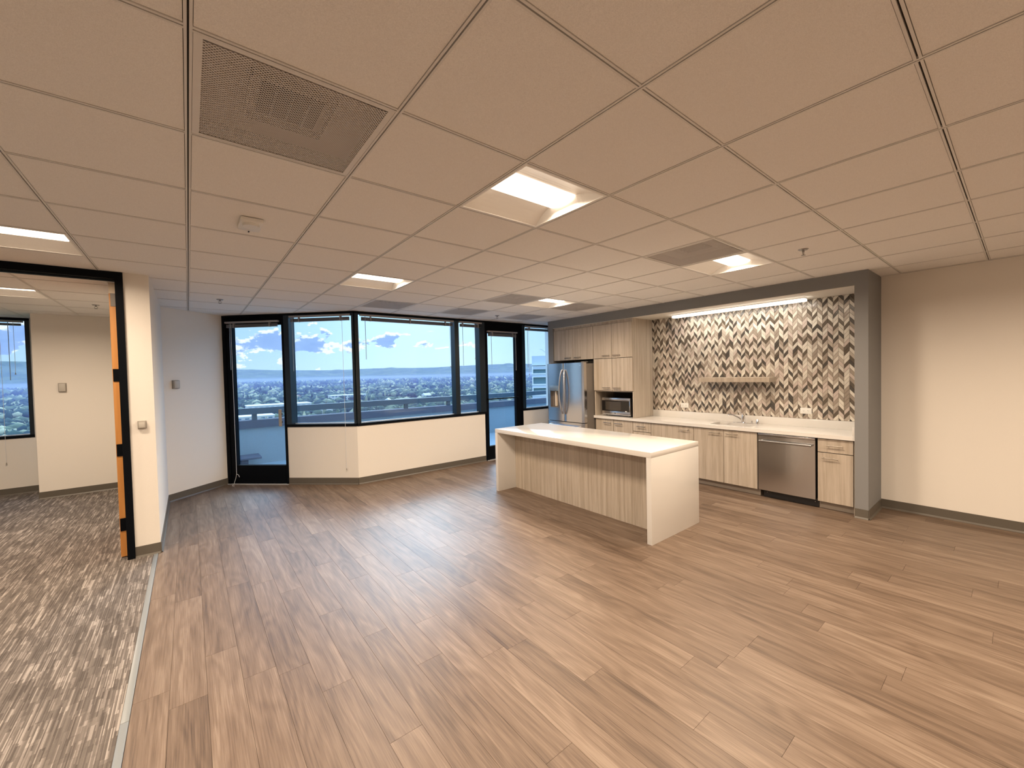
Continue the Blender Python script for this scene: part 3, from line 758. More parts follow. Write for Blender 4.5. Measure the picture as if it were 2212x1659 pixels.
for z0, z1 in ((1.600, 1.712), (0.926, 1.035), (0.246, 0.361)):
    h_ = MB(); h_.box(-0.524, -0.476, 5.068, 5.0752, z0, z1, M_BLACK); h_.tube([(-0.4795, 5.066, z0), (-0.4795, 5.066, z1)], 0.007, M_BLACK, 8); h_.build('hinge', leaf)

# ------------------------------------------------------------------ wall devices
def device(name, fr, a0, a1, z0, z1, d, label, cat):
    t = thing(name, fr.p((a0+a1)/2, 0, z0), label, cat)
    sbox('casing', t, a0, a1, -d, -0.006, z0, z1, M_GPLAST, fr, r=0.006)
    sbox('back_plate', t, a0-0.002, a1+0.002, -0.006, 0, z0-0.002, z1+0.002, M_GPLAST, fr)
    sbox('cover_face', t, a0+0.008, a1-0.008, -d-0.002, -d, z0+0.008, z1-0.008, mat('sensor_face', (0.50, 0.47, 0.42), 0.5), fr, r=0.0008)
    return t
device('wall_sensor', FA, 0.106, 0.187, 1.492, 1.602, 0.035, 'small beige sensor box on the short angled wall left of the glass door', 'sensor')
device('wall_sensor', Frame((0, 8.45, 0), (1, 0, 0), (0, 1, 0)), -1.43, -1.354, 1.48, 1.60, 0.035, 'small beige sensor box on the pier wall inside the carpeted office', 'sensor')
device('wall_sensor', Frame((0, 4.99, 0), (1, 0, 0), (0, 1, 0)), -0.37, -0.313, 1.170, 1.236, 0.032, 'small beige box on the wall end beside the black office frame', 'sensor')

def outlet(y0, y1, z0, z1, label):
    t = thing('power_outlet', (5.989, (y0+y1)/2, z0), label, 'outlet')
    sbox('cover_plate', t, 5.9815, 5.9885, y0, y1, z0, z1, M_WPLAST, r=0.002)
    cz = (z0+z1)/2
    for cy in ((y0+y1)/2-0.024, (y0+y1)/2+0.024):
        s_ = sbox('socket', t, 5.980, 5.9818, cy-0.017, cy+0.017, cz-0.015, cz+0.015, M_WPLAST, r=0.0006)
        MB().box(5.9795, 5.9803, cy-0.006, cy-0.004, cz+0.001, cz+0.009, M_DPLAST).box(5.9795, 5.9803, cy+0.004, cy+0.006, cz+0.001, cz+0.009, M_DPLAST).box(5.9795, 5.9803, cy-0.002, cy+0.002, cz-0.010, cz-0.006, M_DPLAST).build('slot', s_)
outlet(3.20, 3.326, 1.002, 1.075, 'white power outlet on the mosaic left of the sink, near the tall cabinet')
outlet(1.625, 1.746, 1.006, 1.080, 'white power outlet on the mosaic above the dishwasher')

# ceiling devices
def sprinkler(x, y, label):
    t = thing('sprinkler_head', (x, y, CH), label, 'sprinkler', 'ceiling sprinkler heads')
    MB().tube([(x, y, CH+0.002), (x, y, CH-0.006)], 0.035, M_STEELD, 16, radii=[0.038, 0.030]).build('escutcheon', t, smooth=True)
    MB().tube([(x, y, CH-0.004), (x, y, CH-0.022)], 0.009, M_STEELD, 8).tube([(x-0.012, y, CH-0.020), (x-0.014, y, CH-0.034), (x, y, CH-0.046)], 0.0025, M_STEELD, 6).tube([(x+0.012, y, CH-0.020), (x+0.014, y, CH-0.034), (x, y, CH-0.046)], 0.0025, M_STEELD, 6).build('frame_arms', t)
    MB().tube([(x, y, CH-0.046), (x, y, CH-0.049)], 0.016, M_STEELD, 12).build('deflector', t)
for (x, y, l) in ((0.331, 6.03, 'sprinkler head on the ceiling above the left glass door area'), (4.024, 1.147, 'sprinkler head on the ceiling right of the light by the kitchen'),
                  (4.074, 5.486, 'sprinkler head on the ceiling near the right glass door'), (-0.868, 7.197, 'sprinkler head on the ceiling inside the carpeted office')): sprinkler(x, y, l)
em = thing('alarm_strobe', (0.335, 3.0, CH), 'white ceiling alarm unit with oval lens on a tile at left', 'alarm')
sbox('base_box', em, 0.275, 0.395, 2.885, 3.10, CH-0.022, CH, M_WPLAST, r=0.008)
mb = MB(); vs = []
for k in range(24):
    a = 2*math.pi*k/24; vs.append((0.335+0.044*math.cos(a), 2.955+0.044*math.sin(a)))
mb.prism(vs, CH-0.038, CH-0.022, M_WPLAST); mb.build('oval_lens', em)
sbox('test_button', em, 0.331, 0.339, 3.09, 3.105, CH-0.028, CH-0.022, M_DPLAST)

# ------------------------------------------------------------------ kitchen
XC = 5.46
def pull(parent, yc, z, x=XC, L=0.145, drop=0.0):
    mb = MB(); xx = x-0.030
    mb.tube([(xx, yc-L/2, z), (xx, yc+L/2, z)], 0.0055, M_NICKEL, 8)
    for s in (-1, 1): mb.tube([(x, yc+s*(L/2-0.012), z), (xx, yc+s*(L/2-0.012), z)], 0.0045, M_NICKEL, 8)
    return mb.build('pull_handle', parent, smooth=True)
def front(parent, name, y0, y1, z0, z1, hy=None, hz=None, x=XC):
    g = 0.0026
    mb = MB().bbox(x, x+0.019, y0+g, y1-g, z0+g, z1-g, M_CAB, 0.001, 1)
    o = mb.build(name, parent, origin=(x, (y0+y1)/2, (z0+z1)/2))
    if hy is not None: pull(o, hy, hz, x)
    return o
def base_cab(y0, y1, label, fronts, group=None):
    t = thing('base_cabinet', (5.7, (y0+y1)/2, 0), label, 'cabinet', 'base cabinets under the long counter')
    sbox('carcass', t, XC+0.021, 5.992, y0+0.001, y1-0.001, 0.092, 0.796, M_CARC)
    sbox('toe_kick', t, 5.545, 5.992, y0+0.0, y1-0.0, 0.0, 0.088, M_KICK)
    for nm, a, b, z0, z1, hy, hz in fronts: front(t, nm, a, b, z0, z1, hy, hz)
    return t
base_cab(1.117, 1.435, 'narrow base cabinet with drawer over door, right of the dishwasher', [('drawer', 1.117, 1.432, 0.642, 0.793, 1.275, 0.725), ('door', 1.117, 1.432, 0.090, 0.639, 1.315, 0.585)])
base_cab(2.042, 2.856, 'two-door base cabinet under the sink, left of the dishwasher', [('door', 2.045, 2.450, 0.090, 0.793, 2.34, 0.745), ('door', 2.450, 2.856, 0.090, 0.793, 2.56, 0.745)])
base_cab(2.857, 3.517, 'wide single-panel base cabinet left of the sink cabinet', [('door', 2.857, 3.517, 0.090, 0.793, 2.985, 0.745)])
base_cab(3.518, 3.838, 'narrow drawer base cabinet, half hidden behind the island top', [('drawer', 3.518, 3.838, 0.642, 0.793, 3.68, 0.725), ('drawer', 3.518, 3.838, 0.366, 0.639, 3.68, 0.57), ('drawer', 3.518, 3.838, 0.090, 0.363, 3.68, 0.30)])
base_cab(3.839, 4.585, 'two-door base cabinet below the microwave', [('door', 3.839, 4.212, 0.090, 0.793, 4.105, 0.735), ('door', 4.212, 4.585, 0.090, 0.793, 4.325, 0.735)])
structure(MB().box(5.475, 5.99, 1.1005, 1.1165, 0.0, 0.796, M_CAB).build('trim_3'))

# countertop with sink cut-out, backsplash lip and side splash
ct = thing('countertop', (5.7, 2.85, 0.80), 'long white quartz countertop running along the niche with a low upstand', 'countertop')
SX0, SX1, SY0, SY1 = 5.56, 5.865, 2.17, 2.68
mb = MB(); z0, z1 = 0.800, 0.842
for a in ((5.435, SX0, 1.102, 4.605), (SX1, 5.995, 1.102, 4.605), (SX0, SX1, 1.102, SY0), (SX0, SX1, SY1, 4.605)): mb.box(*a, z0, z1, M_QUARTZ)
mb.build('slab', ct)
sbox('upstand', ct, 5.975, 5.9893, 1.125, 3.807, 0.842, 0.945, M_QUARTZ, r=0.0015)
sbox('side_splash', ct, 5.445, 5.975, 1.102, 1.124, 0.842, 0.945, M_QUARTZ, r=0.0015)
sk = thing('kitchen_sink', (5.71, 2.42, 0.65), 'undermount stainless steel sink set in the white counter', 'sink')
mb = MB(); t_ = 0.002; zb = 0.64
mb.add([(SX0, SY0, 0.80), (SX1, SY0, 0.80), (SX1, SY1, 0.80), (SX0, SY1, 0.80), (SX0+0.015, SY0+0.015, zb), (SX1-0.015, SY0+0.015, zb), (SX1-0.015, SY1-0.015, zb), (SX0+0.015, SY1-0.015, zb)],
       [(4, 5, 6, 7), (0, 4, 7, 3), (1, 2, 6, 5), (0, 1, 5, 4), (3, 7, 6, 2)], M_STEELD)
mb.build('bowl', sk)
MB().tube([(5.71, 2.42, zb+0.001), (5.71, 2.42, zb+0.004)], 0.045, M_CHROME, 20).build('drain', sk)
fa = thing('faucet', (5.91, 2.38, 0.842), 'chrome single-lever kitchen faucet behind the sink', 'faucet')
mb = MB().bbox(5.885, 5.935, 2.265, 2.505, 0.842, 0.852, M_CHROME, 0.004); mb.build('base_plate', fa, smooth=True)
MB().tube([(5.91, 2.385, 0.85), (5.91, 2.385, 0.93), (5.91, 2.385, 0.955)], 0.022, M_CHROME, 16, radii=[0.024, 0.021, 0.016]).build('body', fa, smooth=True)
MB().tube([(5.905, 2.387, 0.875), (5.84, 2.42, 0.925), (5.76, 2.46, 0.965), (5.70, 2.49, 0.972), (5.695, 2.492, 0.955)], 0.010, M_CHROME, 12).build('spout', fa, smooth=True)
MB().tube([(5.91, 2.385, 0.95), (5.905, 2.40, 0.972), (5.86, 2.44, 1.0)], 0.006, M_CHROME, 8, radii=[0.012, 0.008, 0.006]).build('lever', fa, smooth=True)
MB().tube([(5.91, 2.275, 0.85), (5.91, 2.275, 0.875), (5.91, 2.275, 0.88)], 0.011, M_CHROME, 12, radii=[0.012, 0.011, 0.006]).build('side_knob', fa, smooth=True)
ag = tag(MB().tube([(5.93, 2.215, 0.842), (5.93, 2.215, 0.895), (5.93, 2.215, 0.905)], 0.018, M_CHROME, 16, radii=[0.019, 0.018, 0.012]).build('air_gap_cap', smooth=True), 'small chrome air gap cap on the counter right of the faucet', 'fitting')

# dishwasher
dw = thing('dishwasher', (5.7, 1.74, 0), 'stainless steel dishwasher with bar handle and black toe panel', 'dishwasher')
sbox('tub_body', dw, 5.50, 5.985, 1.448, 2.033, 0.10, 0.79, M_DPLAST)
mb = MB(); n = 10; ys = [1.450+(2.031-1.450)*k/n for k in range(n+1)]
fr_ = [(5.452-0.006*math.sin(math.pi*k/n), y) for k, y in enumerate(ys)]
poly = fr_+[(5.498, 2.031), (5.498, 1.450)]
mb.prism(poly, 0.100, 0.762, M_STEEL); mb.build('door_panel', dw)
sbox('control_edge', dw, 5.4475, 5.498, 1.450, 2.031, 0.765, 0.790, M_STEEL, r=0.002)
mb = MB().tube([(5.405, 1.475, 0.705), (5.405, 2.005, 0.705)], 0.012, M_STEELD, 12)
for yy in (1.485, 1.995): mb.tube([(5.405, yy, 0.705), (5.45, yy, 0.705)], 0.009, M_STEELD, 10)
mb.build('bar_handle', dw, smooth=True)
tp = sbox('toe_panel', dw, 5.525, 5.56, 1.436, 2.000, 0.004, 0.095, M_DPLAST)
for yy in (1.47, 1.96): MB().tube([(5.5255, yy, 0.06), (5.523, yy, 0.06)], 0.004, M_STEEL, 8).build('screw', tp)

# pantry tower with open microwave niche
tw = thing('tall_cabinet', (5.72, 4.2, 0.842), 'tall laminate cabinet with four doors standing over the microwave niche', 'cabinet')
XP = 5.455
MB().box(XP+0.0, 5.985, 3.809, 3.829, 0.843, 2.414, M_CAB).build('side_panel', tw, origin=(5.7, 3.82, 1.6))
MB().box(XP+0.0, 5.985, 4.571, 4.590, 0.843, 2.414, M_CAB).build('side_panel', tw, origin=(5.7, 4.58, 1.6))
MB().box(XP+0.021, 5.985, 3.83, 4.570, 1.268, 2.366, M_CARC).build('carcass', tw)
MB().box(XP+0.004, 5.985, 3.83, 4.570, 1.252, 1.268, M_CAB).build('niche_top', tw)
MB().box(5.975, 5.985, 3.83, 4.570, 0.843, 1.252, M_CARC).build('niche_back', tw)
MB().box(XP+0.002, XP+0.02, 3.829, 4.590, 2.370, 2.414, M_CAB).build('top_filler', tw, origin=(5.46, 4.2, 2.39))
XD = XP-0.019
for a, b, z0_, z1_, hy, hz in ((3.812, 4.205, 1.806, 2.368, 4.105, 1.850), (4.205, 4.590, 1.806, 2.368, 4.315, 1.850), (3.812, 4.205, 1.268, 1.803, 4.105, 1.318), (4.205, 4.590, 1.268, 1.803, 4.315, 1.318)):
    front(tw, 'door', a, b, z0_, z1_, hy, hz, XD)
uc = thing('wall_cabinet', (5.72, 5.07, 1.8), 'two-door laminate cabinet above the refrigerator', 'cabinet')
MB().box(XP+0.0, 5.985, 4.592, 5.548, 1.806, 2.366, M_CARC).build('carcass', uc)
MB().box(XP+0.002, XP+0.02, 4.592, 5.548, 2.370, 2.414, M_CAB).build('top_filler', uc, origin=(5.46, 5.1, 2.39))
front(uc, 'door', 4.592, 5.068, 1.806, 2.368, 4.94, 1.850, XD); front(uc, 'door', 5.068, 5.545, 1.806, 2.368, 5.175, 1.850, XD)

# microwave
mw = thing('microwave', (5.7, 4.2, 0.85), 'stainless and black microwave in the open niche of the tall cabinet', 'microwave')
X0 = 5.535; Y0_, Y1_ = 3.935, 4.505; Z0, Z1 = 0.862, 1.142
sbox('body', mw, X0+0.02, 5.92, Y0_+0.003, Y1_-0.003, Z0, Z1, M_DPLAST, r=0.004)
mb = MB(); mb.bbox(X0, X0+0.02, Y0_, Y1_, Z1-0.042, Z1+0.004, M_STEEL, 0.003); mb.bbox(X0, X0+0.02, Y0_, Y1_, Z0-0.002, Z0+0.062, M_STEEL, 0.003); mb.bbox(X0+0.001, X0+0.02, Y0_, Y0_+0.018, Z0+0.062, Z1-0.042, M_STEEL, 0.002)
mb.build('steel_trim', mw, smooth=True)
dp = sbox('glass_door', mw, X0+0.003, X0+0.02, Y0_+0.018, Y1_, Z0+0.062, Z1-0.042, M_DGLASS)
M_WINW = mat('microwave_window', (0.055, 0.045, 0.035), 0.25)
sbox('window_screen', dp, X0+0.0015, X0+0.003, Y0_+0.18, Y1_-0.075, Z0+0.078, Z1-0.058, M_WINW)
MB().tube([(X0+0.0005, 4.235, Z0+0.03), (X0-0.0015, 4.235, Z0+0.03)], 0.015, M_STEELD, 20).build('round_emblem', mw)
MB().box(X0-0.0005, X0+0.003, Y0_+0.065, Y0_+0.098, Z0+0.062, Z0+0.074, M_WPLAST).build('sticker', mw)
for yy in (3.99, 4.45):
    MB().tube([(5.60, yy, 0.8425), (5.60, yy, 0.862)], 0.012, M_DPLAST, 10).tube([(5.88, yy, 0.8425), (5.88, yy, 0.862)], 0.012, M_DPLAST, 10).build('foot', mw)

# refrigerator
rf = thing('refrigerator', (5.6, 5.03, 0), 'stainless steel french-door refrigerator with ice dispenser and curved handles', 'refrigerator')
RY0, RY1, RS = 4.605, 5.493, 5.050
sbox('cabinet_body', rf, 5.275, 5.96, RY0+0.004, RY1-0.004, 0.02, 1.735, M_FSIDE, r=0.004)
def fdoor(name, y0, y1, z0, z1, parent=rf, bulge=0.022):
    n = 14; pts = []
    for k in range(n+1):
        y = y0+(y1-y0)*k/n; u = (y-(RY0+RY1)/2)/((RY1-RY0)/2)
        e = min(y-y0, y1-y); rr = 0.0 if e > 0.018 else (0.018-e)*0.5
        pts.append((5.197-bulge*(1-u*u)+rr, y))
    return MB().prism(pts+[(5.268, y1), (5.268, y0)], z0, z1, M_STEEL)
dr = fdoor('r', RY0, RS-0.003, 0.727, 1.750).build('door', rf, smooth=True)
dl = MB(); 
# left door has a dispenser recess: build round the opening
DY0, DY1, DZ0, DZ1 = 5.185, 5.410, 0.962, 1.262
def fx(y, bulge=0.022):
    u = (y-(RY0+RY1)/2)/((RY1-RY0)/2); return 5.197-bulge*(1-u*u)
def slab(y0, y1, z0, z1, rl=False, rh=False):
    n = 6; pts = []
    for k in range(n+1):
        y = y0+(y1-y0)*k/n; e = 9
        if rl: e = min(e, y-y0)
        if rh: e = min(e, y1-y)
        pts.append((fx(y)+(0 if e > 0.018 else (0.018-e)*0.5), y))
    dl.prism(pts+[(5.268, y1), (5.268, y0)], z0, z1, M_STEEL)
slab(RS+0.003, DY0, 0.727, 1.750, rl=True); slab(DY1, RY1, 0.727, 1.750, rh=True); slab(DY0, DY1, 0.727, DZ0); slab(DY0, DY1, DZ1, 1.750)
dlo = dl.build('door', rf, smooth=True)
M_DISP = mat('dispenser_grey', (0.30, 0.36, 0.40), 0.3, metal=0.6)
M_RECESS = mat('dispenser_recess', (0.24, 0.20, 0.17), 0.4, metal=0.4)
sbox('control_panel', dlo, 5.168, 5.180, DY0, DY1, DZ1, 1.352, M_DISP, r=0.002)
mb = MB(); mb.box(5.255, 5.262, DY0, DY1, DZ0, DZ1, M_RECESS); mb.bbox(5.205, 5.250, 5.28, 5.305, DZ0+0.02, DZ1-0.01, M_CREAM, 0.004); mb.box(5.19, 5.25, DY0+0.01, DY1-0.01, DZ0, DZ0+0.012, M_RECESS)
mb.build('dispenser_recess', dlo)
def fh(yc, side, parent):
    pts = []; n = 14
    for k in range(n+1):
        u = k/n; z = 0.865+u*(1.63-0.865); off = math.sin(math.pi*u)
        pts.append((fx(yc)-0.012-0.050*off**0.6, yc+side*0.028*off, z))
    pts = [(fx(yc)+0.005, yc, 0.865)]+pts+[(fx(yc)+0.005, yc, 1.63)]
    return MB().tube(pts, 0.013, M_STEEL, 12, radii=[0.010]*1+[0.015]*(n+1)+[0.010]).build('curved_handle', parent, smooth=True)
fh(RS-0.035, -1, dr); fh(RS+0.035, 1, dlo)
fz = fdoor('fz', RY0, RY1, 0.075, 0.715).build('freezer_drawer', rf, smooth=True)
MB().tube([(fx(4.68)+0.003, 4.68, 0.66), (fx(4.68)-0.045, 4.70, 0.655), (fx(5.05)-0.05, 5.05, 0.65), (fx(5.42)-0.045, 5.40, 0.655), (fx(5.42)+0.003, 5.42, 0.66)], 0.013, M_STEEL, 10).build('drawer_handle', fz, smooth=True)
sbox('toe_grille', rf, 5.29, 5.31, RY0+0.02, RY1-0.02, 0.0, 0.068, M_DPLAST)
MB().box(5.1835, 5.1862, 4.655, 4.705, 1.700, 1.706, M_CHROME).build('badge', rf)
for yy in (RY0+0.05, RY1-0.05): sbox('hinge_cover', rf, 5.22, 5.34, yy-0.03, yy+0.03, 1.7505, 1.768, M_FSIDE, r=0.003)

# floating shelf, strip light
sh_ = thing('floating_shelf', (5.87, 2.46, 1.40), 'pale laminate floating shelf on the mosaic wall above the sink', 'shelf')
MB().bbox(5.75, 5.9875, 2.01, 2.922, 1.405, 1.468, M_CAB, 0.0012, 1).build('shelf_box', sh_, origin=(5.87, 2.46, 1.43))
sl = thing('strip_light', (5.76, 2.45, 2.38), 'long lit white strip light under the kitchen soffit', 'ceiling light')
sbox('housing', sl, 5.72, 5.80, 1.62, 3.30, 2.398, 2.414, M_REFL)
MB().bbox(5.715, 5.805, 1.615, 3.305, 2.366, 2.398, M_LED, 0.012, 3).build('diffuser', sl, smooth=True)
ld = bpy.data.lights.new('lamp', 'AREA'); ld.shape = 'RECTANGLE'; ld.size = 0.07; ld.size_y = 1.64; ld.energy = 8.5; ld.color = (1.0, 0.92, 0.80)
lo = bpy.data.objects.new('lamp', ld); COL.objects.link(lo); lo.location = (5.76, 2.46, 2.3645); attach(lo, sl)

# ------------------------------------------------------------------ island
il = thing('kitchen_island', (3.67, 3.3, 0), 'kitchen island with white waterfall top and laminate panel, in the middle of the room', 'kitchen island')
IX0, IX1, IY0, IY1, IZ = 3.24, 4.10, 2.092, 4.475, 0.846
sbox('top_slab', il, IX0, IX1, IY0, IY1, IZ-0.05, IZ, M_QUARTZ, r=0.0015)
sbox('waterfall_leg', il, IX0, IX1, IY0, IY0+0.05, 0.0, IZ-0.0502, M_QUARTZ, r=0.0012)
sbox('waterfall_leg', il, IX0, IX1, IY1-0.05, IY1, 0.0, IZ-0.0502, M_QUARTZ, r=0.0012)
MB().box(3.545, 3.565, IY0+0.051, IY1-0.051, 0.0, IZ-0.051, M_CAB).build('back_panel', il, origin=(3.55, 3.3, 0.4))
MB().box(3.566, 4.055, IY0+0.051, IY1-0.051, 0.09, IZ-0.051, M_CARC).box(3.566, 4.0, IY0+0.051, IY1-0.051, 0.0, 0.09, M_KICK).build('carcass', il)
yy = IY0+0.052; wd = (IY1-IY0-0.104)/4
for k in range(4):
    g = 0.0018
    d_ = MB().bbox(4.057, 4.076, yy+g, yy+wd-g, 0.093, IZ-0.056, M_CAB, 0.001, 1).build('door', il, origin=(4.06, yy+wd/2, 0.45))
    hy_ = yy+(wd-0.11 if k % 2 == 0 else 0.11)
    MB().tube([(4.106, hy_-0.07, 0.74), (4.106, hy_+0.07, 0.74)], 0.0055, M_NICKEL, 8).tube([(4.076, hy_-0.06, 0.74), (4.106, hy_-0.06, 0.74)], 0.0045, M_NICKEL, 8).tube([(4.076, hy_+0.06, 0.74), (4.106, hy_+0.06, 0.74)], 0.0045, M_NICKEL, 8).build('pull_handle', d_)
    yy += wd

# ------------------------------------------------------------------ balcony
structure(MB().box(0.2, 14, 6.28, 9.35, -0.25, -0.03, M_CONC).box(0.36, 1.9, 7.6, 8.0, -0.25, -0.03, M_CONC).box(0.98, 14, 6.131, 6.279, -0.25, -0.081, M_CONC).build('balcony_floor'))
bp_ = structure(empty('balcony_parapet', (5, 9.2, 0)))
sbox('parapet_wall', bp_, 0.2, 14, 9.16, 9.34, -0.03, 0.665, M_CONC)
sbox('parapet_cap', bp_, 0.2, 14, 9.12, 9.38, 0.665, 0.815, M_CONCD)
sbox('rail_beam', bp_, 0.2, 14, 9.14, 9.26, 0.925, 1.045, M_RAIL)
for px_ in (0.97, 2.87, 4.05, 5.2, 6.4, 7.7, 9.1, 10.5, 12, 13.4): sbox('rail_post', bp_, px_-0.04, px_+0.04, 9.16, 9.24, 0.815, 0.925, M_RAIL)
fas = MB()
fas.box(0, LB, 0.0, 0.16, CH, 3.25, M_CONC, FB); fas.box(1.93, 6.3, 0.0, 0.16, CH, 3.25, M_CONC, FC); fas.box(-6.1, -0.4, 9.1, 9.25, CH, 3.25, M_CONC)
structure(fas.build('fascia'))
structure(MB().box(6.165, 6.4, 6.13, 6.5, -0.2, 3.25, M_CONC).box(6.4, 14, 6.13, 6.3, -0.2, 3.25, M_CONC).build('wall_outer'))
bn = thing('patio_table', (0.75, 8.75, -0.03), 'low dark slab table on a block at the left end of the balcony', 'table')
sbox('slab_top', bn, 0.42, 1.00, 8.60, 9.05, 0.155, 0.19, M_CONCD, r=0.006); sbox('block_base', bn, 0.45, 0.80, 8.68, 8.98, -0.03, 0.155, M_CONCD, r=0.006)

# ------------------------------------------------------------------ the plain, trees, houses, hills
GZ = -52.0
def leaf_mat(name, cols, bright=1.0):
    m = mat(name, cols[1], 0.9, spec=0.1); nt = m.node_tree
    g = N(nt, 'ShaderNodeNewGeometry'); oi = N(nt, 'ShaderNodeObjectInfo')
    rn = math_(nt, 'FRACT', math_(nt, 'ADD', oi.outputs['Random'], g.outputs['Random Per Island']))
    c = ramp(nt, rn, [(0.0, cols[0]), (0.45, cols[1]), (0.8, cols[2]), (1.0, cols[3])])
    h = noise(nt, g.outputs['Position'], 0.45, 3.0)
    c = mixc(nt, h, mixc(nt, 0.45, c, (0.02, 0.04, 0.03)), c)
    nt.links.new(c, pb(m).inputs['Base Color'])
    pb(m).inputs['Subsurface Weight'].default_value = 0.0
    return m
M_LEAF = leaf_mat('tree_foliage', [(0.03, 0.055, 0.045), (0.075, 0.12, 0.08), (0.20, 0.25, 0.14), (0.62, 0.60, 0.38)])
M_LAND = mat('plain_ground', (0.2, 0.25, 0.15), 0.95, spec=0.05); nt = M_LAND.node_tree
v = objco(nt, world=True)
f = noise(nt, v, 0.008, 5.0, 0.7); f2 = noise(nt, v, 0.05, 3.0, 0.7)
c = ramp(nt, f, [(0.35, (0.04, 0.07, 0.04)), (0.52, (0.07, 0.11, 0.06)), (0.64, (0.16, 0.18, 0.12)), (0.72, (0.36, 0.36, 0.32))])
nt.links.new(mixc(nt, f2, c, (0.07, 0.11, 0.06)), pb(M_LAND).inputs['Base Color'])
M_HILL = mat('wooded_hills', (0.10, 0.16, 0.09), 0.95, spec=0.05); nt = M_HILL.node_tree
f = noise(nt, objco(nt, world=True), 0.004, 6.0, 0.7)
nt.links.new(ramp(nt, f, [(0.35, (0.05, 0.09, 0.05)), (0.6, (0.14, 0.18, 0.09)), (0.75, (0.30, 0.30, 0.2))]), pb(M_HILL).inputs['Base Color'])
def poly_patch(r0, r1, a0, a1, n, z, m, name):
    vs = []; fs = []
    for k in range(n+1):
        a = a0+(a1-a0)*k/n
        for r in (r0, r1): vs.append((r*math.sin(a), r*math.cos(a), z))
    for k in range(n): fs.append((2*k, 2*k+1, 2*k+3, 2*k+2))
    mb = MB(); mb.add(vs, [f[::-1] for f in fs], m); return mb.build(name)
ground = structure(poly_patch(20, 14000, math.radians(-75), math.radians(95), 40, GZ, M_LAND, 'plain'))
# ridge
rng = np.random.RandomState(3)
def fbm(a, seed, octs=6, base=3.0):
    r = np.random.RandomState(seed); out = np.zeros_like(a); amp = 1.0
    for o in range(octs):
        ph = r.rand()*20; out += amp*np.sin(a*base*(1.93**o)+ph+1.3*np.sin(a*base*(1.93**o)*0.7+ph*1.7)); amp *= 0.52
    return out
na, nr = 360, 14
A = np.linspace(math.radians(-75), math.radians(95), na); Rr = np.linspace(0, 1, nr)
vs = []; fs = []
prof_a = np.radians([-75, -20, -12, -4, 4, 10, 15, 20, 25, 30, 34, 38, 41, 45, 60, 95])
prof_e = np.radians([2.2, 2.3, 2.1, 1.5, 1.20, 1.02, 0.95, 1.08, 1.10, 1.18, 1.28, 1.34, 1.32, 1.3, 1.5, 1.5])
E0 = np.interp(A, prof_a, prof_e)+fbm(A, 5, 7, 14)*0.00055
for j in range(nr):
    u = Rr[j]; r = 5600+u*4200
    for i in range(na):
        top = GZ+52+1.6+math.tan(E0[i])*9800
        hgt = GZ+(top-GZ)*(u**1.35)*(1+0.10*math.sin(A[i]*47+u*9)+0.06*math.sin(A[i]*111-u*17)) if j < nr-1 else top
        if j == 0: hgt = GZ-5
        vs.append((r*math.sin(A[i]), r*math.cos(A[i]), hgt))
for j in range(nr-1):
    for i in range(na-1):
        a = j*na+i; fs.append((a, a+1, a+na+1, a+na))
mb = MB(); mb.add(vs, [f[::-1] for f in fs], M_HILL); structure(mb.build('hills', smooth=False))

# crown prototypes
def ico(sub):
    bm = bmesh.new(); bmesh.ops.create_icosphere(bm, subdivisions=sub, radius=1.0)
    v_ = np.array([q.co[:] for q in bm.verts]); f_ = np.array([[q.index for q in f.verts] for f in bm.faces]); bm.free(); return v_, f_
def crown(sub, seed, conic=False):
    v_, f_ = ico(sub); r = np.random.RandomState(seed)
    d = np.zeros(len(v_))
    for k in range(9):
        dirn = r.randn(3); dirn /= np.linalg.norm(dirn); d += 0.10*np.maximum(0, np.cos(4.2*np.arccos(np.clip(v_@dirn, -1, 1))))*r.rand()
    d += r.randn(len(v_))*0.045
    v2 = v_*(0.86+d)[:, None]
    if conic:
        t = (v2[:, 2]+1)/2; s = np.clip(1.15-0.95*t, 0.08, 1); v2[:, 0] *= s*0.62; v2[:, 1] *= s*0.62; v2[:, 2] *= 1.15
    else: v2[:, 2] *= 0.78
    v2[:, 2] += (1.15 if conic else 0.78)
    return v2, f_
rng = np.random.RandomState(7)
cand = []
AZ0, AZ1 = math.radians(-20), math.radians(50)
for r0, r1, sp in ((260, 800, 10.5), (800, 1500, 12.5), (1500, 2600, 18), (2600, 5200, 34)):
    area = 0.5*(AZ1-AZ0)*(r1*r1-r0*r0); n = int(area/(sp*sp))
    rr = np.sqrt(rng.rand(n)*(r1*r1-r0*r0)+r0*r0); aa = AZ0+rng.rand(n)*(AZ1-AZ0)
    for r, a in zip(rr, aa):
        cl = math.sin(r*math.sin(a)*0.013)+math.sin(r*math.cos(a)*0.011+1)+math.sin(r*0.02+a*40)*0.6
        if cl < -1.35 and r < 2600: continue
        cand.append((r, a, sp*(0.40+0.38*rng.rand()**2), rng.rand() < 0.07))
hpos = []
hr = np.random.RandomState(21)
for n_ in range(60): hpos.append((420+hr.rand()**1.3*2600, math.radians(-14+60*hr.rand()), 0.6+0.7*hr.rand(), hr.rand()*3.14))
ex = [(r*math.sin(a), r*math.cos(a), 11*q) for r, a, q, _ in hpos]+[(115+k, 760, 22) for k in (-40, -20, 0, 20, 40)]+[(55+k, 560, 20) for k in (-15, 0, 15)]+[(300+k, 1020, 24) for k in (-30, 0, 30)]
EX = np.array(ex)
cand = [c for c in cand if ((EX[:, 0]-c[0]*math.sin(c[1]))**2+(EX[:, 1]-c[0]*math.cos(c[1]))**2 > (EX[:, 2]+c[2]*0.9)**2).all()]
cand.sort()
protos = [crown(2, s) for s in range(5)]+[crown(2, 20+s, True) for s in range(2)]
pm = []
M_TRUNK = mat('tree_bark', (0.12, 0.09, 0.06), 0.9)
